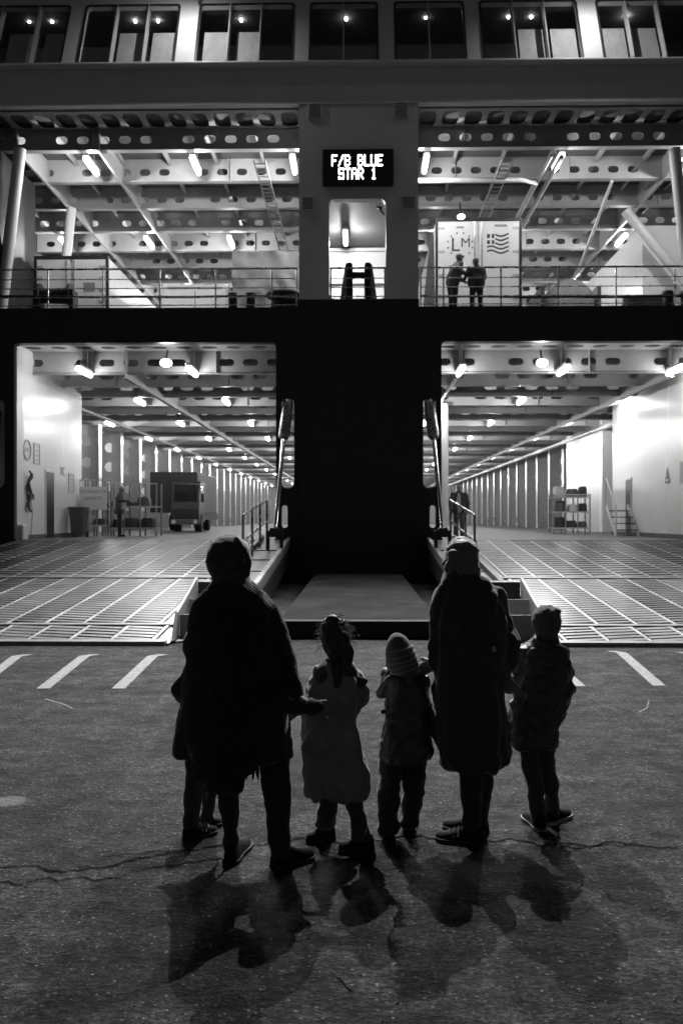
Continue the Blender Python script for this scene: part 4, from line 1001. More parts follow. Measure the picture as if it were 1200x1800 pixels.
def hand(mb, wrist, d, up, sc_=1.0, curl=.5, side=1):
    """palm, four bent fingers of unequal length and a thumb from the palm's side"""
    w_, d, up = Vector(wrist), Vector(d).normalized(), Vector(up); up = (up-d*up.dot(d)).normalized(); sd = d.cross(up)*side
    pc = w_+d*.05*sc_
    for k in (-1, 0, 1): mb.cap(w_+sd*k*.014*sc_, w_+d*.085*sc_+sd*k*.024*sc_, .017*sc_, .015*sc_, 8)
    for k, L in zip((-1.5, -.5, .5, 1.5), (.062, .074, .070, .054)):
        base = w_+d*.088*sc_+sd*k*.019*sc_; p1 = base+(d*math.cos(curl)-up*math.sin(curl))*L*.5*sc_
        p2 = p1+(d*math.cos(curl*2.1)-up*math.sin(curl*2.1))*L*.45*sc_
        mb.cap(base, p1, .0095*sc_, .0088*sc_, 8); mb.cap(p1, p2, .0088*sc_, .0075*sc_, 8)
    tb = w_+d*.03*sc_-sd*.03*sc_; t1 = tb+(d*.7-sd*.65-up*.3).normalized()*.035*sc_; t2 = t1+(d*.9-sd*.2-up*.4).normalized()*.03*sc_
    mb.cap(tb, t1, .013*sc_, .0105*sc_, 8); mb.cap(t1, t2, .0105*sc_, .0085*sc_, 8)

def head_shape(mb, c, hh, face, bald=False):
    """skull, jaw, nose, brow, lips, ears; face = unit vector the person looks along, hh = head height"""
    c = Vector(c); f = Vector(face).normalized(); r = f.cross(Vector((0, 0, 1))).normalized(); u = Vector((0, 0, 1))
    k = hh/.22
    def P(a, b, d): return c+r*a*k+f*b*k+u*d*k
    mb.ball(P(0, -.008, .022), .077*k, .090*k, .088*k, 16)
    mb.ball(P(0, .022, -.03), .060*k, .062*k, .075*k, 14)
    mb.cap(P(-.018, .062, -.085), P(.018, .062, -.085), .026*k, .026*k)             # chin
    mb.cap(P(0, .086, .005), P(0, .106, -.028), .010*k, .016*k)                        # nose
    mb.cap(P(-.014, .103, -.030), P(.014, .103, -.030), .010*k, .010*k)                # nostrils
    mb.cap(P(-.036, .078, .022), P(.036, .078, .022), .012*k, .012*k)                  # brow
    mb.cap(P(-.018, .080, -.056), P(.018, .080, -.056), .010*k, .010*k)                # lips
    for s in (-1, 1):
        mb.cap(P(s*.074, -.004, .012), P(s*.072, .002, -.028), .013*k, .009*k)         # ear
        mb.cap(P(s*.034, .066, -.018), P(s*.045, .050, -.03), .022*k, .02*k)           # cheek
def eyes(c, hh, face, parent, off):
    c = Vector(c); f = Vector(face).normalized(); r = f.cross(Vector((0, 0, 1))).normalized(); k = hh/.22
    for s in (-1, 1):
        p = c+r*s*.031*k+f*.078*k+Vector((0, 0, .004*k)); MB().ball(p, .0095*k, .0095*k, .0065*k, 8).build('eye', 'cargo_dark', parent, smooth=True)

def shoe(parent, heel, toe, mtl='shoe_dark', sole='sole_dark', wd=.042, ht=.085, laces=None):
    heel, toe = Vector(heel), Vector(toe); heel.z = toe.z = heel.z; d = toe-heel; L = d.length; d /= L; r = Vector((d.y, -d.x, 0)); z0 = heel.z
    prof = [(-.02, .55, .35), (.0, .80, .75), (.08, .92, .98), (.22, .90, 1.0), (.36, .82, .92), (.52, .90, .68), (.70, 1.05, .52), (.85, 1.0, .44), (.95, .75, .36), (1.0, .40, .26)]
    m = MB(); n = 16; vs_ = []
    for t, w_, h in prof:
        for k in range(n):
            a = 2*PI*k/n; cx = math.cos(a); sz = math.sin(a)
            zz = z0+.014+(max(0, sz)**.8)*ht*h+(min(0, sz))*.008
            vs_.append(heel+d*t*L+r*cx*wd*w_*(1-.25*max(0, sz))+Vector((0, 0, zz-z0)))
    m.add(vs_, [(i*n+k, i*n+(k+1) % n, (i+1)*n+(k+1) % n, (i+1)*n+k) for i in range(len(prof)-1) for k in range(n)]+[tuple(range(n-1, -1, -1)), tuple(range((len(prof)-1)*n, len(prof)*n))])
    o = m.build('shoe', mtl, parent, smooth=True)
    ms = MB(); ol = [(t, w_*1.08) for t, w_, _ in prof]
    lp = [heel+d*t*L+r*w_*wd for t, w_ in ol]+[heel+d*t*L-r*w_*wd for t, w_ in reversed(ol)]; N = len(lp)
    ms.add([p+Vector((0, 0, .001)) for p in lp]+[p+Vector((0, 0, .021)) for p in lp], [tuple(range(N)), tuple(range(2*N-1, N-1, -1))]+[(i, (i+1) % N, (i+1) % N+N, i+N) for i in range(N)])
    ms.build('sole', sole, o)
    if laces:
        for t, h in ((.50, .70), (.60, .60), (.70, .52)):
            c = heel+d*t*L; MB().tube([c-r*wd*.75+Vector((0, 0, ht*h*.62)), c+Vector((0, 0, ht*h+.019)), c+r*wd*.75+Vector((0, 0, ht*h*.62))], .009, 6).build('strap', laces, o, smooth=True)
    return o, heel+d*L*.22+Vector((0, 0, .06))

def px_rings(rows, Y, dy=0):
    """rows (py, px left, px right, half depth m[, extra dy]) -> loft rings at distance Y"""
    out = []
    for row in rows:
        py, a, b, hd = row[:4]; e = row[4] if len(row) > 4 else 0
        A, B = at(a, py, Y+dy+e), at(b, py, Y+dy+e); out.append(((A.x+B.x)/2, Y+dy+e, A.z, (B.x-A.x)/2, hd))
    return out
def body_mesh(root, J, h, face, mtl, hands, voxel):
    """bare body under the clothes: one skin from head to ankles. J: joints in world coordinates"""
    k = h/1.65; m = MB()
    head_shape(m, J['head'], .135*h, face)
    hd = Vector(J['head'])
    m.cap(J['neck'], hd-Vector((0, 0, .05*k)), .052*k, .048*k)
    sl, sr, hl, hr = (Vector(J[n]) for n in ('sl', 'sr', 'hl', 'hr')); ch = (sl+sr)/2; pe = (hl+hr)/2
    w_ = (sr-sl).length/2
    m.loft([(pe.x, pe.y, pe.z-.06*k, .09*k, .075*k), (pe.x, pe.y, pe.z+.04*k, .135*k, .095*k), ((pe.x*.6+ch.x*.4), (pe.y*.6+ch.y*.4), pe.z*.6+ch.z*.4, .115*k, .085*k),
            (ch.x, ch.y, ch.z-.12*k, min(.15*k, w_*.95), .10*k), (ch.x, ch.y, ch.z-.02*k, w_*.9, .075*k), (J['neck'][0], J['neck'][1], J['neck'][2]+.01, .05*k, .05*k)], 18)
    for s in 'lr':
        m.cap(J['s'+s], J['e'+s], .046*k, .037*k); m.cap(J['e'+s], J['w'+s], .036*k, .026*k)
        m.cap(J['h'+s], J['k'+s], .045*k, .026*k); m.cap(J['k'+s], J['a'+s], .026*k, .020*k)
        if s in hands:
            d, up, curl, side = hands[s]; hand(m, J['w'+s], d, up, k**.8, curl, side)
        else:
            e, w2 = Vector(J['e'+s]), Vector(J['w'+s]); hand(m, w2, (w2-e), (0, -1, .2), k**.8, .5, 1 if s == 'r' else -1)
    return solid('body', m, voxel, mtl, root, 2)

def trouser(m, rows, Y, ank, hd=.07):
    """one trouser leg from traced rows, lower end pulled to the ankle's real distance"""
    rr = []; n = len(rows)
    for i, (py, a, b) in enumerate(rows):
        t = i/(n-1); yy = Y+(ank[1]-Y)*t; A, B = at(a, py, yy), at(b, py, yy); rr.append(((A.x+B.x)/2, yy, A.z, (B.x-A.x)/2, min(hd, max((B.x-A.x)/2*1.08, .04))))
    m.loft(rr, 16)
FACE = Vector((0, 1, 0))

# ---------------- woman in the shawl (left)
Y1 = 4.60
w1 = thing('person', 'woman in a dark knitted shawl and hood holding a girl close', 'person', (at(440, 912, Y1).x, Y1, 0))
sL, aL = shoe(w1, ground(404, 1520), ground(433, 1484), wd=.045, ht=.095, mtl='shoe_dark'); sR, aR = shoe(w1, ground(481, 1526), ground(549, 1507), wd=.046, ht=.095)
A = lambda px, py, dy=0, Y=Y1: at(px, py, Y+dy)
J = dict(head=A(402, 980), neck=A(408, 1034), sl=A(362, 1078), sr=A(458, 1072), el=A(345, 1180), er=A(503, 1222, -.08), wl=A(335, 1242, .15), wr=A(550, 1242, -.16),
         hl=A(400, 1255), hr=A(470, 1255), kl=A(402, 1390), kr=A(487, 1395), al=aL, ar=aR)
body_mesh(w1, J, 1.64, (.15, 1, -.05), 'skin', {'r': ((1, .12, -.05), (0, -1, .2), .35, -1)}, .0075)
m = MB(); trouser(m, [(1300, 372, 428), (1345, 374, 424), (1400, 382, 422), (1440, 389, 421), (1480, 392, 420), (1506, 395, 420)], Y1, aL); trouser(m, [(1300, 445, 511), (1345, 455, 510), (1400, 463, 511), (1440, 466, 511), (1480, 472, 511), (1508, 474, 511)], Y1, aR)
solid('trousers', m, .009, 'trousers', w1, 2, .012, (10, 10, 16), .006)
m = MB().loft(px_rings([(1180, 345, 490, .13), (1240, 330, 507, .16), (1285, 329, 511, .165), (1318, 331, 514, .17), (1331, 333, 516, .168)], Y1), 26, 2.4)
solid('coat', m, .01, 'coat_black', w1, 2, .022, (12, 12, 1.5), .004)
m = MB().loft(px_rings([(1016, 382, 430, .075), (1026, 370, 448, .095), (1038, 356, 466, .11), (1056, 343, 480, .13), (1078, 338, 487, .15), (1110, 332, 495, .165), (1150, 328, 505, .175), (1190, 324, 516, .18), (1222, 321, 523, .17), (1248, 320, 510, .165)], Y1), 28, 2.3)
m.loft(px_rings([(1235, 321, 505, .13, -.04), (1290, 326, 490, .10, -.08), (1330, 337, 468, .07, -.12), (1352, 350, 452, .05, -.14), (1375, 362, 432, .035, -.15), (1392, 369, 424, .02, -.15)], Y1), 24)
m.cap(A(470, 1075, -.02), A(502, 1165, -.06), .065, .06); m.cap(A(502, 1165, -.06), A(519, 1222, -.10), .06, .045)
sh = solid('shawl', m, .009, 'shawl_knit', w1, 3, .020, (10, 10, 1.8), .005)
m = MB()
for k in range(74):
    t = k/73; px = 347+t*112; py = 1350+38*max(0, 1-abs(px-392)/36)-6*(t > .75)
    p = A(px, py-8, -.15); L = random.uniform(.05, .11); b = random.uniform(-.02, .02)
    m.tube([p, p+Vector((b*.4, random.uniform(-.01, .01), -L*.5)), p+Vector((b, 0, -L))], [.0045, .004, .0025], 5)
m.build('fringe', 'shawl_knit', sh)
m = MB().cap(A(498, 1215, -.07), A(508, 1238, -.09), .05, .052); m.cap(A(508, 1238, -.09), A(556, 1243, -.155), .052, .040)
solid('sleeve', m, .008, 'coat_black', w1, 2, .010, (30, 14, 14), .006)
m = MB().loft(px_rings([(938, 395, 407, .03), (943, 382, 421, .07), (953, 371, 432, .10), (968, 365, 438, .118), (986, 363, 440, .122), (1002, 367, 440, .115), (1015, 373, 438, .10), (1026, 372, 444, .10), (1040, 360, 456, .10)], Y1), 26, 2.2)
pts = [A(403, 939, .02), A(417, 946, -.06), A(430, 966, -.10), A(437, 990, -.10), A(436, 1010, -.09), A(425, 1020, -.10)]
for a_, b_ in zip(pts, pts[1:]): m.cap(a_, b_, .014, .014, 8)
pts = [A(438, 985, -.03), A(426, 1005, -.105), A(404, 1006, -.118), A(380, 1012, -.10)]
for a_, b_ in zip(pts, pts[1:]): m.cap(a_, b_, .012, .012, 8)
solid('hood', m, .008, 'scarf_dark', w1, 2, .010, (6, 6, 9), .004)
eyes(J['head'], .135*1.64, (.15, 1, 0), w1, None)

# ---------------- small child half hidden left of her
Y0 = 4.98
c0 = thing('person', 'small child in a short jacket half hidden behind the shawl', 'person', (at(350, 912, Y0).x, Y0, 0))
_, a1 = shoe(c0, ground(324, 1476), ground(381, 1464), wd=.036, ht=.075, laces='shoe_pale'); _, a2 = shoe(c0, ground(352, 1456), ground(390, 1450), wd=.035, ht=.07)
A = lambda px, py, dy=0, Y=Y0: at(px, py, Y+dy)
J = dict(head=A(347, 1138), neck=A(348, 1165), sl=A(332, 1180), sr=A(372, 1180), el=A(313, 1214), er=A(380, 1225), wl=A(330, 1240, .12), wr=A(372, 1240, .1), hl=A(338, 1300), hr=A(362, 1300), kl=A(340, 1385), kr=A(365, 1385), al=a1, ar=a2)
body_mesh(c0, J, 1.13, (.4, 1, 0), 'skin', {}, .0075)
m = MB(); trouser(m, [(1300, 328, 366), (1360, 327, 362), (1400, 325, 356), (1430, 322, 352), (1456, 322, 351)], Y0, a1); trouser(m, [(1300, 345, 388), (1360, 348, 384), (1400, 354, 380), (1440, 354, 378)], Y0, a2)
solid('trousers', m, .009, 'jeans', c0, 2, .012, (10, 10, 18), .006)
m = MB().loft(px_rings([(1158, 336, 362, .06), (1172, 325, 376, .08), (1200, 320, 382, .10), (1240, 318, 380, .11), (1262, 311, 380, .12), (1300, 308, 380, .125), (1326, 306, 380, .125)], Y0), 24, 2.3)
m.cap(A(330, 1182), A(313, 1213), .042, .036); m.cap(A(313, 1214), A(334, 1242, .1), .036, .03)
solid('jacket', m, .009, 'coat_dark', c0, 2, .016, (12, 12, 6), .008)
m = MB().loft(px_rings([(1103, 338, 354, .02), (1110, 328, 364, .06), (1124, 323, 370, .085), (1142, 322, 371, .09), (1160, 328, 366, .08), (1170, 330, 368, .07)], Y0), 20)
solid('hood', m, .009, 'coat_dark', c0, 2, .008, (9, 9, 9), .004); eyes(J['head'], .17, (.4, 1, 0), c0, None)

# ---------------- girl in the long pale-backed coat
Y2 = 4.74
g1 = thing('person', 'girl with tied-up frizzy hair in a long grey coat beside the shawl', 'person', (at(590, 912, Y2).x, Y2, 0))
_, a1 = shoe(g1, ground(586, 1474), ground(539, 1482), wd=.038, ht=.085, sole='sole_dark'); _, a2 = shoe(g1, ground(656, 1501), ground(596, 1496), wd=.04, ht=.09)
A = lambda px, py, dy=0, Y=Y2: at(px, py, Y+dy)
J = dict(head=A(588, 1124), neck=A(594, 1160), sl=A(566, 1190), sr=A(618, 1190), el=A(548, 1225, -.02), er=A(633, 1215), wl=A(530, 1240, -.06), wr=A(622, 1236, .14), hl=A(572, 1330), hr=A(612, 1330), kl=A(576, 1400), kr=A(622, 1405), al=a1, ar=a2)
body_mesh(g1, J, 1.2, (-.75, 1, .02), 'skin', {}, .0075)
m = MB(); trouser(m, [(1330, 556, 600), (1395, 560, 598), (1430, 556, 590), (1448, 552, 588), (1456, 556, 586)], Y2, a1); trouser(m, [(1330, 592, 642), (1395, 598, 637), (1430, 612, 643), (1452, 616, 650), (1470, 614, 657), (1476, 618, 654)], Y2, a2)
solid('trousers', m, .008, 'jeans', g1, 2, .012, (10, 10, 22), .007)
m = MB().loft(px_rings([(1166, 572, 616, .06), (1176, 556, 626, .08), (1190, 546, 632, .095), (1208, 537, 636, .11), (1235, 534, 632, .115), (1262, 533, 627, .115), (1300, 533, 634, .125), (1340, 535, 640, .13), (1380, 537, 642, .135), (1396, 539, 641, .135)], Y2), 26, 2.6)
m.cap(A(620, 1192), A(637, 1214), .042, .036); m.cap(A(637, 1214), A(624, 1240, .12), .036, .03); m.cap(A(552, 1200), A(541, 1232), .036, .03)
solid('coat', m, .008, 'coat_girl', g1, 2, .040, (15, 15, 1.6), .012)
m = MB().loft(px_rings([(1156, 578, 610, .05), (1166, 562, 622, .075), (1182, 552, 630, .095), (1198, 556, 630, .10), (1206, 566, 622, .09)], Y2, -.01), 22)
m.add([A(p, q_, d_) for d_ in (-.05, -.03) for p, q_ in ((622, 1186), (646, 1195), (638, 1207), (618, 1200))], [(0, 1, 2, 3), (7, 6, 5, 4), (0, 4, 5, 1), (1, 5, 6, 2), (2, 6, 7, 3), (3, 7, 4, 0)])
solid('scarf', m, .008, 'scarf_dark', g1, 2, .012, (14, 14, 20), .008)
m = MB().loft(px_rings([(1084, 578, 596, .03, -.02), (1090, 568, 604, .065, -.02), (1102, 562, 613, .088, -.02), (1120, 562, 617, .092, -.025), (1138, 567, 616, .085, -.03), (1152, 574, 612, .065, -.04), (1162, 582, 610, .045, -.05)], Y2), 22)
m.ball(A(585, 1093, -.07), .036); m.cap(A(600, 1118, -.09), A(612, 1150, -.11), .035, .03); m.cap(A(612, 1150, -.11), A(610, 1184, -.12), .028, .014)
hr_ = solid('hair', m, .007, 'hair', g1, 2, .010, (20, 20, 12), .008)
m = MB()
for k in range(420):
    a = random.uniform(0, 2*PI); e = random.uniform(-.55, 1.45); c = A(589, 1118, -.02)
    n_ = Vector((math.cos(a)*math.cos(e), math.sin(a)*math.cos(e), math.sin(e)))
    p = c+Vector((n_.x*.082, n_.y*.092, n_.z*.098)); q1 = p+n_*random.uniform(.004, .016)+Vector((random.uniform(-.02, .02), random.uniform(-.02, .02), random.uniform(-.02, .01)))
    q2 = q1+n_*random.uniform(-.005, .014)+Vector((random.uniform(-.02, .02), random.uniform(-.02, .02), random.uniform(-.035, .01)))
    m.tube([p-n_*.012, p.lerp(q1, .5)+n_*.004, q1, q2], [.0009, .0009, .0008, .0005], 4)
o = m.build('loose_strands', 'hair_strand', hr_); o['kind'] = 'stuff'
MB().tube([A(566, 1098, -.07), A(580, 1092, -.10), A(597, 1096, -.09), A(606, 1092, -.06)], .006, 6).build('hair_band', 'wool_grey', g1, smooth=True)
eyes(J['head'], .135*1.2, (-.75, 1, 0), g1, None)

# ---------------- little boy in the striped beanie
Y3 = 4.92
b1 = thing('person', 'small boy in a striped beanie with one arm raised, between girl and headscarf woman', 'person', (at(708, 912, Y3).x, Y3, 0))
_, a1 = shoe(b1, ground(684, 1483), ground(679, 1462), wd=.038, ht=.08); _, a2 = shoe(b1, ground(719, 1466), ground(722, 1447), wd=.038, ht=.08)
A = lambda px, py, dy=0, Y=Y3: at(px, py, Y+dy)
J = dict(head=A(706, 1156), neck=A(712, 1186), sl=A(692, 1200), sr=A(738, 1198), el=A(671, 1214, .02), er=A(748, 1240), wl=A(683, 1178, .12), wr=A(752, 1275, .05), hl=A(693, 1310), hr=A(730, 1310), kl=A(686, 1390), kr=A(726, 1385), al=a1, ar=a2)
body_mesh(b1, J, 1.1, (-.1, 1, .05), 'skin', {'l': ((.2, .5, 1), (0, -1, .3), .6, -1)}, .0075)
m = MB(); trouser(m, [(1300, 667, 714), (1345, 667, 707), (1390, 663, 704), (1430, 662, 702), (1455, 662, 701), (1466, 665, 698)], Y3, a1); trouser(m, [(1300, 704, 752), (1345, 709, 749), (1390, 705, 746), (1425, 703, 740), (1448, 704, 734), (1458, 707, 731)], Y3, a2)
solid('trousers', m, .008, 'trousers', b1, 2, .016, (10, 10, 20), .009)
m = MB().loft(px_rings([(1180, 694, 734, .06), (1190, 686, 747, .08), (1205, 681, 754, .095), (1232, 679, 756, .11), (1262, 677, 756, .115), (1290, 671, 757, .125), (1318, 665, 759, .13), (1333, 667, 757, .128)], Y3), 24, 2.4)
m.cap(A(690, 1198), A(671, 1215, .02), .042, .04); m.cap(A(671, 1215, .02), A(682, 1182, .11), .038, .032); m.cap(A(742, 1200), A(750, 1245), .04, .036); m.cap(A(750, 1245), A(752, 1280, .04), .036, .03)
j1 = solid('jacket', m, .008, 'coat_satin', b1, 2, .024, (11, 11, 12), .018)
MB().cbox(A(669, 1247).x, A(681, 1247).x, Y3-.03, Y3+.02, A(675, 1253).z, A(675, 1246).z, .004).build('pocket_tab', 'coat_black', j1)
rows = [(1112, 691, 702, .02), (1117, 685, 711, .05), (1127, 680, 719, .07), (1140, 677, 726, .084), (1155, 677, 732, .09), (1168, 680, 736, .09), (1180, 687, 738, .085), (1186, 691, 736, .08)]
m = MB().loft(px_rings(rows, Y3), 24)
bn_ = solid('beanie', m, .007, 'wool_grey', b1, 2, .004, (14, 14, 14), .003)
for py, sl in ((1140, 5), (1151, 7), (1160, 7), (1168, 8), (1176, 8)):
    a_, b_ = np.interp(py, [r[0] for r in rows], [r[1] for r in rows]), np.interp(py, [r[0] for r in rows], [r[2] for r in rows]); hd = np.interp(py, [r[0] for r in rows], [r[3] for r in rows])
    pa, pb = A(a_, py), A(b_, py); cx, rx = (pa.x+pb.x)/2, (pb.x-pa.x)/2
    MB().tube([(cx+rx*.965*math.cos(t), Y3+hd*.965*math.sin(t), pa.z+sl*.003*math.cos(t)) for t in [2*PI*i/28 for i in range(29)]], .0055, 6).build('stripe', 'wool_band', bn_, smooth=True)
eyes(J['head'], .135*1.1, (-.1, 1, 0), b1, None)

# ---------------- woman with the knotted headscarf
Y4 = 4.90
w2 = thing('person', 'woman in a knotted satin headscarf and long dark coat', 'person', (at(825, 912, Y4).x, Y4, 0))
_, aR = shoe(w2, ground(848, 1484), ground(766, 1476), wd=.046, ht=.085, mtl='shoe_dark', sole='sole_dark', laces='shoe_pale'); _, aL = shoe(w2, ground(856, 1467), ground(779, 1455), wd=.046, ht=.085)
A = lambda px, py, dy=0, Y=Y4: at(px, py, Y+dy)
J = dict(head=A(811, 984), neck=A(818, 1030), sl=A(782, 1062), sr=A(866, 1056), el=A(770, 1130), er=A(893, 1128, -.02), wl=A(764, 1168, .02), wr=A(889, 1186, .06), hl=A(805, 1250), hr=A(850, 1250), kl=A(838, 1380), kr=A(832, 1385), al=aL, ar=aR)
body_mesh(w2, J, 1.63, (-.1, 1, -.02), 'skin', {'r': ((0, .3, -1), (-.5, -1, 0), .6, 1), 'l': ((-.6, .2, -.25), (0, -1, .4), .5, -1)}, .0075)
m = MB(); trouser(m, [(1300, 806, 848), (1352, 804, 850), (1400, 808, 848), (1440, 812, 846), (1462, 814, 845), (1470, 816, 844)], Y4, aR); trouser(m, [(1300, 822, 872), (1352, 826, 867), (1400, 830, 863), (1440, 834, 857), (1456, 834, 855)], Y4, aL)
solid('trousers', m, .009, 'trousers', w2, 2, .010, (10, 10, 16), .005)
m = MB().loft(px_rings([(1010, 786, 840, .08), (1017, 778, 852, .095), (1025, 773, 864, .105), (1035, 768, 876, .12), (1048, 764, 885, .13), (1066, 761, 889, .145), (1095, 759, 892, .16), (1130, 759, 894, .165), (1170, 758, 887, .165), (1210, 758, 886, .17), (1255, 759, 889, .18), (1295, 763, 892, .19), (1326, 767, 897, .19), (1338, 770, 894, .18), (1347, 778, 880, .17)], Y4), 28, 2.4)
m.cap(A(864, 1075), A(893, 1128, -.02), .068, .06); m.cap(A(894, 1128, -.02), A(889, 1186, .05), .055, .042); m.cap(A(775, 1060), A(770, 1125, -.0), .05, .05); m.cap(A(770, 1125), A(765, 1168, 0), .05, .04)
solid('coat', m, .009, 'coat_dark', w2, 2, .034, (11, 11, 2.4), .014)
m = MB().loft(px_rings([(1008, 782, 842, .085), (1020, 775, 850, .10), (1034, 774, 852, .11), (1046, 782, 846, .11)], Y4, -.02), 22)
solid('collar', m, .009, 'coat_dark', w2, 2, .014, (12, 12, 12), .006)
m = MB().loft(px_rings([(943, 802, 815, .03), (948, 793, 826, .065), (957, 787, 835, .095), (970, 782, 840, .115), (985, 779, 842, .12), (998, 780, 844, .115), (1010, 786, 843, .10), (1022, 790, 840, .09), (1034, 786, 844, .09)], Y4), 26)
for pts in ([(780, 990, -.06), (792, 976, -.115), (812, 972, -.12), (838, 985, -.07)], [(784, 966, -.06), (800, 956, -.09), (822, 954, -.09), (838, 968, -.06)], [(798, 978, -.12), (806, 1000, -.11), (812, 1020, -.09)], [(842, 1000, -.05), (822, 996, -.11), (800, 984, -.125)], [(788, 955, .02), (806, 946, -.03), (828, 952, .0)]):
    for a_, b_ in zip(pts, pts[1:]): m.cap(A(*a_), A(*b_), .012, .012, 8)
m.ball(A(797, 976, -.125), .036, .026, .030); m.cap(A(797, 978, -.13), A(789, 1000, -.125), .02, .026); m.cap(A(800, 978, -.13), A(812, 998, -.125), .018, .024)
solid('headscarf', m, .007, 'scarf_satin', w2, 1, .010, (10, 10, 16), .006); eyes(J['head'], .135*1.63, (-.1, 1, 0), w2, None)
MB().tube([A(866, 1136, -.165), A(868, 1146, -.168)], .012, 8).build('button', 'steel', w2)

# ---------------- boy on the right
Y5 = 5.12
b2 = thing('person', 'boy in a plain pleated beanie and padded jacket at the right end', 'person', (at(952, 912, Y5).x, Y5, 0))
_, a1 = shoe(b2, ground(951, 1462), ground(923, 1437), wd=.04, ht=.08, mtl='shoe_dark', sole='sole_pale'); _, a2 = shoe(b2, ground(962, 1450), ground(999, 1434), wd=.04, ht=.08, mtl='shoe_dark', sole='sole_pale')
A = lambda px, py, dy=0, Y=Y5: at(px, py, Y+dy)
J = dict(head=A(959, 1098), neck=A(958, 1128), sl=A(928, 1148), sr=A(985, 1148), el=A(910, 1190), er=A(996, 1210), wl=A(893, 1202, -.02), wr=A(985, 1245, .1), hl=A(925, 1290), hr=A(962, 1290), kl=A(940, 1370), kr=A(962, 1362), al=a1, ar=a2)
body_mesh(b2, J, 1.22, (-.05, 1, .05), 'skin', {}, .0075)
m = MB(); trouser(m, [(1285, 897, 948), (1315, 910, 946), (1350, 917, 950), (1385, 924, 956), (1415, 929, 958), (1436, 932, 960), (1446, 934, 958)], Y5, a1); trouser(m, [(1285, 935, 982), (1330, 940, 974), (1365, 950, 979), (1400, 955, 982), (1418, 956, 983), (1432, 957, 980)], Y5, a2)
solid('trousers', m, .008, 'jeans', b2, 2, .010, (10, 10, 18), .006)
m = MB().loft(px_rings([(1116, 945, 974, .06), (1126, 928, 984, .08), (1138, 912, 993, .10), (1160, 906, 1001, .12), (1190, 901, 1005, .135), (1220, 899, 1005, .14), (1250, 894, 995, .14), (1280, 892, 983, .13), (1306, 897, 980, .125), (1313, 904, 978, .12)], Y5), 26, 2.4)
m.cap(A(922, 1146), A(908, 1190), .05, .046); m.cap(A(908, 1190), A(898, 1206, -.02), .044, .034); m.cap(A(986, 1148), A(993, 1210), .055, .05); m.cap(A(993, 1210), A(982, 1245, .08), .05, .04)
solid('jacket', m, .008, 'coat_satin', b2, 2, .022, (9, 9, 18), .018)
m = MB().loft(px_rings([(1064, 952, 968, .03), (1068, 944, 976, .06), (1077, 936, 983, .082), (1090, 933, 986, .09), (1103, 935, 985, .088), (1114, 940, 980, .08), (1122, 944, 976, .075)], Y5), 24)
for k in range(7):
    a_ = 2*PI*k/7+.3; m.cap(A(966, 1067, -.02), A(966, 1067, -.02)+Vector((.055*math.cos(a_), .06*math.sin(a_), -.02)), .008, .011, 7)
m.ball(A(966, 1066, -.02), .012)
solid('beanie', m, .006, 'wool_grey', b2, 1, .003, (12, 12, 12), .002); eyes(J['head'], .135*1.22, (-.05, 1, 0), b2, None)

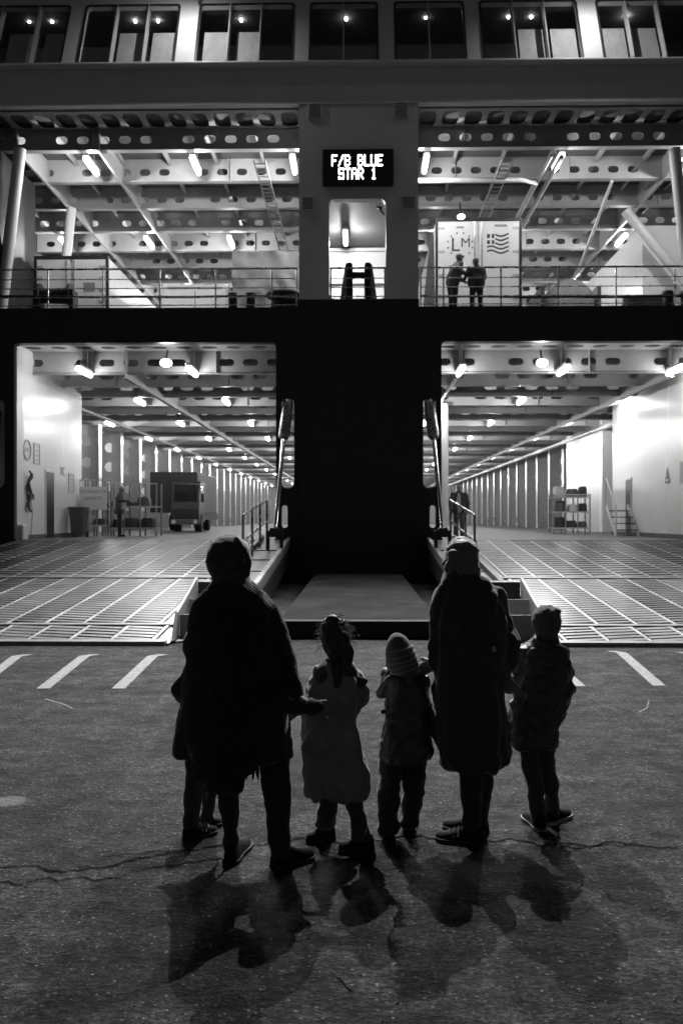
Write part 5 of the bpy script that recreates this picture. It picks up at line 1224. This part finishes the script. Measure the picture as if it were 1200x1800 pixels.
# ---------------- people aboard: a standing figure in its own frame (x right, y ahead, z up)
def standing(label, pos, yaw, h, jacket, trous, skin='skin', hat=None, bald=False, lean=0.0, wrists=None, stance=.10, open_shirt=None, vest=None, hairm=None, stout=1.0):
    pos = Vector(pos); t = thing('person', label, 'person', pos); k = h/1.75
    Rm = Matrix.Rotation(yaw, 3, 'Z')
    def W(x, y, z): return pos+Rm @ Vector((x*k, y*k+lean*max(0, z-.9)*k, z*k))
    f = Rm @ Vector((0, 1, 0)); st_ = stout
    J = dict(head=W(0, .03, 1.62), neck=W(0, 0, 1.47), sl=W(-.18*st_, 0, 1.42), sr=W(.18*st_, 0, 1.42), hl=W(-.09, 0, .92), hr=W(.09, 0, .92), kl=W(-stance, .02, .50), kr=W(stance, .02, .50))
    wl, wr = wrists or ((-.27, .05, .88), (.27, .05, .88))
    J['wl'], J['wr'] = W(*wl), W(*wr)
    J['el'] = W((wl[0]-.18*st_)/2-.06, min(wl[1], .1)/2-.07, (wl[2]+1.42)/2-.03); J['er'] = W((wr[0]+.18*st_)/2+.06, min(wr[1], .1)/2-.07, (wr[2]+1.42)/2-.03)
    for s, nm in ((-1, 'al'), (1, 'ar')):
        hl_, te = W(s*stance, -.05, .002), W(s*(stance+.04), .2, .002)
        hl_.z = te.z = pos.z+.002; _, J[nm] = shoe(t, hl_, te, wd=.045, ht=.09)
    body_mesh(t, J, h, f, skin, {}, .011)
    m = MB()
    for s, a in ((-1, 'al'), (1, 'ar')):
        A0, K0, H0 = J[a], J['k'+a[1]], J['h'+a[1]]
        m.cap(H0, K0, .10*k*st_, .078*k, 12); m.cap(K0, A0-Vector((0, 0, .02)), .076*k, .062*k, 12)
    solid('trousers', m, .012, trous, t, 2, .012, (8, 8, 12), .004)
    m = MB()
    def ring(z, rx, ry, yo=0):
        c = W(0, yo, z); return (c.x, c.y, c.z, rx*k, ry*k)
    ang = abs(math.sin(yaw)) > .7
    rows = [(.78, .19, .14), (.95, .20*st_, .15*st_), (1.15, .205*st_, .155*st_), (1.32, .22*st_, .14), (1.42, .19*st_, .11), (1.49, .09, .08), (1.53, .07, .07)]
    m.loft([ring(z, (ry if ang else rx), (rx if ang else ry)) for z, rx, ry in rows], 22, 2.3)
    for s in 'lr': m.cap(J['s'+s], J['e'+s], .072*k, .064*k); m.cap(J['e'+s], J['e'+s].lerp(J['w'+s], .92), .062*k, .046*k)
    jk = solid('jacket', m, .011, jacket, t, 2, .016, (8, 8, 5), .006)
    if open_shirt:
        m = MB().loft([ring(z, rx, ry, yo) for z, rx, ry, yo in ((.80, .075, .05, .13), (1.0, .085, .05, .15), (1.2, .08, .05, .14), (1.36, .06, .04, .11), (1.46, .04, .03, .08))], 14)
        solid('shirt', m, .011, open_shirt, t, 2)
    if vest:
        m = MB().loft([ring(z, rx, ry) for z, rx, ry in ((.95, .225, .175), (1.15, .228, .178), (1.30, .238, .165))], 22, 2.3); solid('vest', m, .011, vest, t, 2)
    hd = J['head']; eyes(hd, .135*h, f, t, None)
    if hat:
        m = MB().loft([(hd.x, hd.y, hd.z+z*k, r_*k, r_*1.12*k) for z, r_ in ((.03, .098), (.075, .103), (.11, .09), (.135, .06), (.145, .02))], 18)
        m.loft([(hd.x+f.x*.06*k, hd.y+f.y*.06*k, hd.z+z*k, .09*k, .09*k) for z in (.028, .042)], 16)
        solid('helmet', m, .009, hat, t, 1)
    elif hairm:
        m = MB().ball(hd-f*.02+Vector((0, 0, .035*k)), .088*k, .096*k, .085*k); solid('hair', m, .009, hairm, t, 1, .006, (20, 20, 20))
    return t
pA = at(795, 540, 26.0); pB = at(838, 540, 25.95)
standing('crewman in a light helmet leaning over papers at the upper railing', (pA.x, 26.05, ZU+.002), -1.15, 1.78, 'jacket_two', 'trousers', hat='helmet', lean=.26, wrists=((-.14, .42, 1.05), (.14, .46, 1.1)), stout=1.3)
standing('crewman with his back turned at the upper railing, beside the helmeted man', (pB.x, 26.1, ZU+.002), .35, 1.66, 'jacket_grey', 'trousers', hat='helmet', wrists=((-.30, .22, 1.12), (.20, .24, 1.0)), stout=1.28, stance=.14)
pC = at(806, 936, 29.5)
standing('bald man in an open dark jacket standing at the top of the right ramp', (pC.x, 29.5, ZD+.002), PI-.15, 1.72, 'jacket_grey', 'jacket_mid', open_shirt='shirt_pale', wrists=((-.27, .02, .88), (.26, .06, .9)), stout=1.15)
pD = at(213, 944, 30.6)
standing('worker in a pale vest standing sideways by the parcel rack', (pD.x, 30.4, ZD+.002), -1.35, 1.70, 'jacket_mid', 'trousers', vest='hivis', hat='helmet', wrists=((-.15, .34, 1.25), (.15, .36, 1.2)), lean=.04)
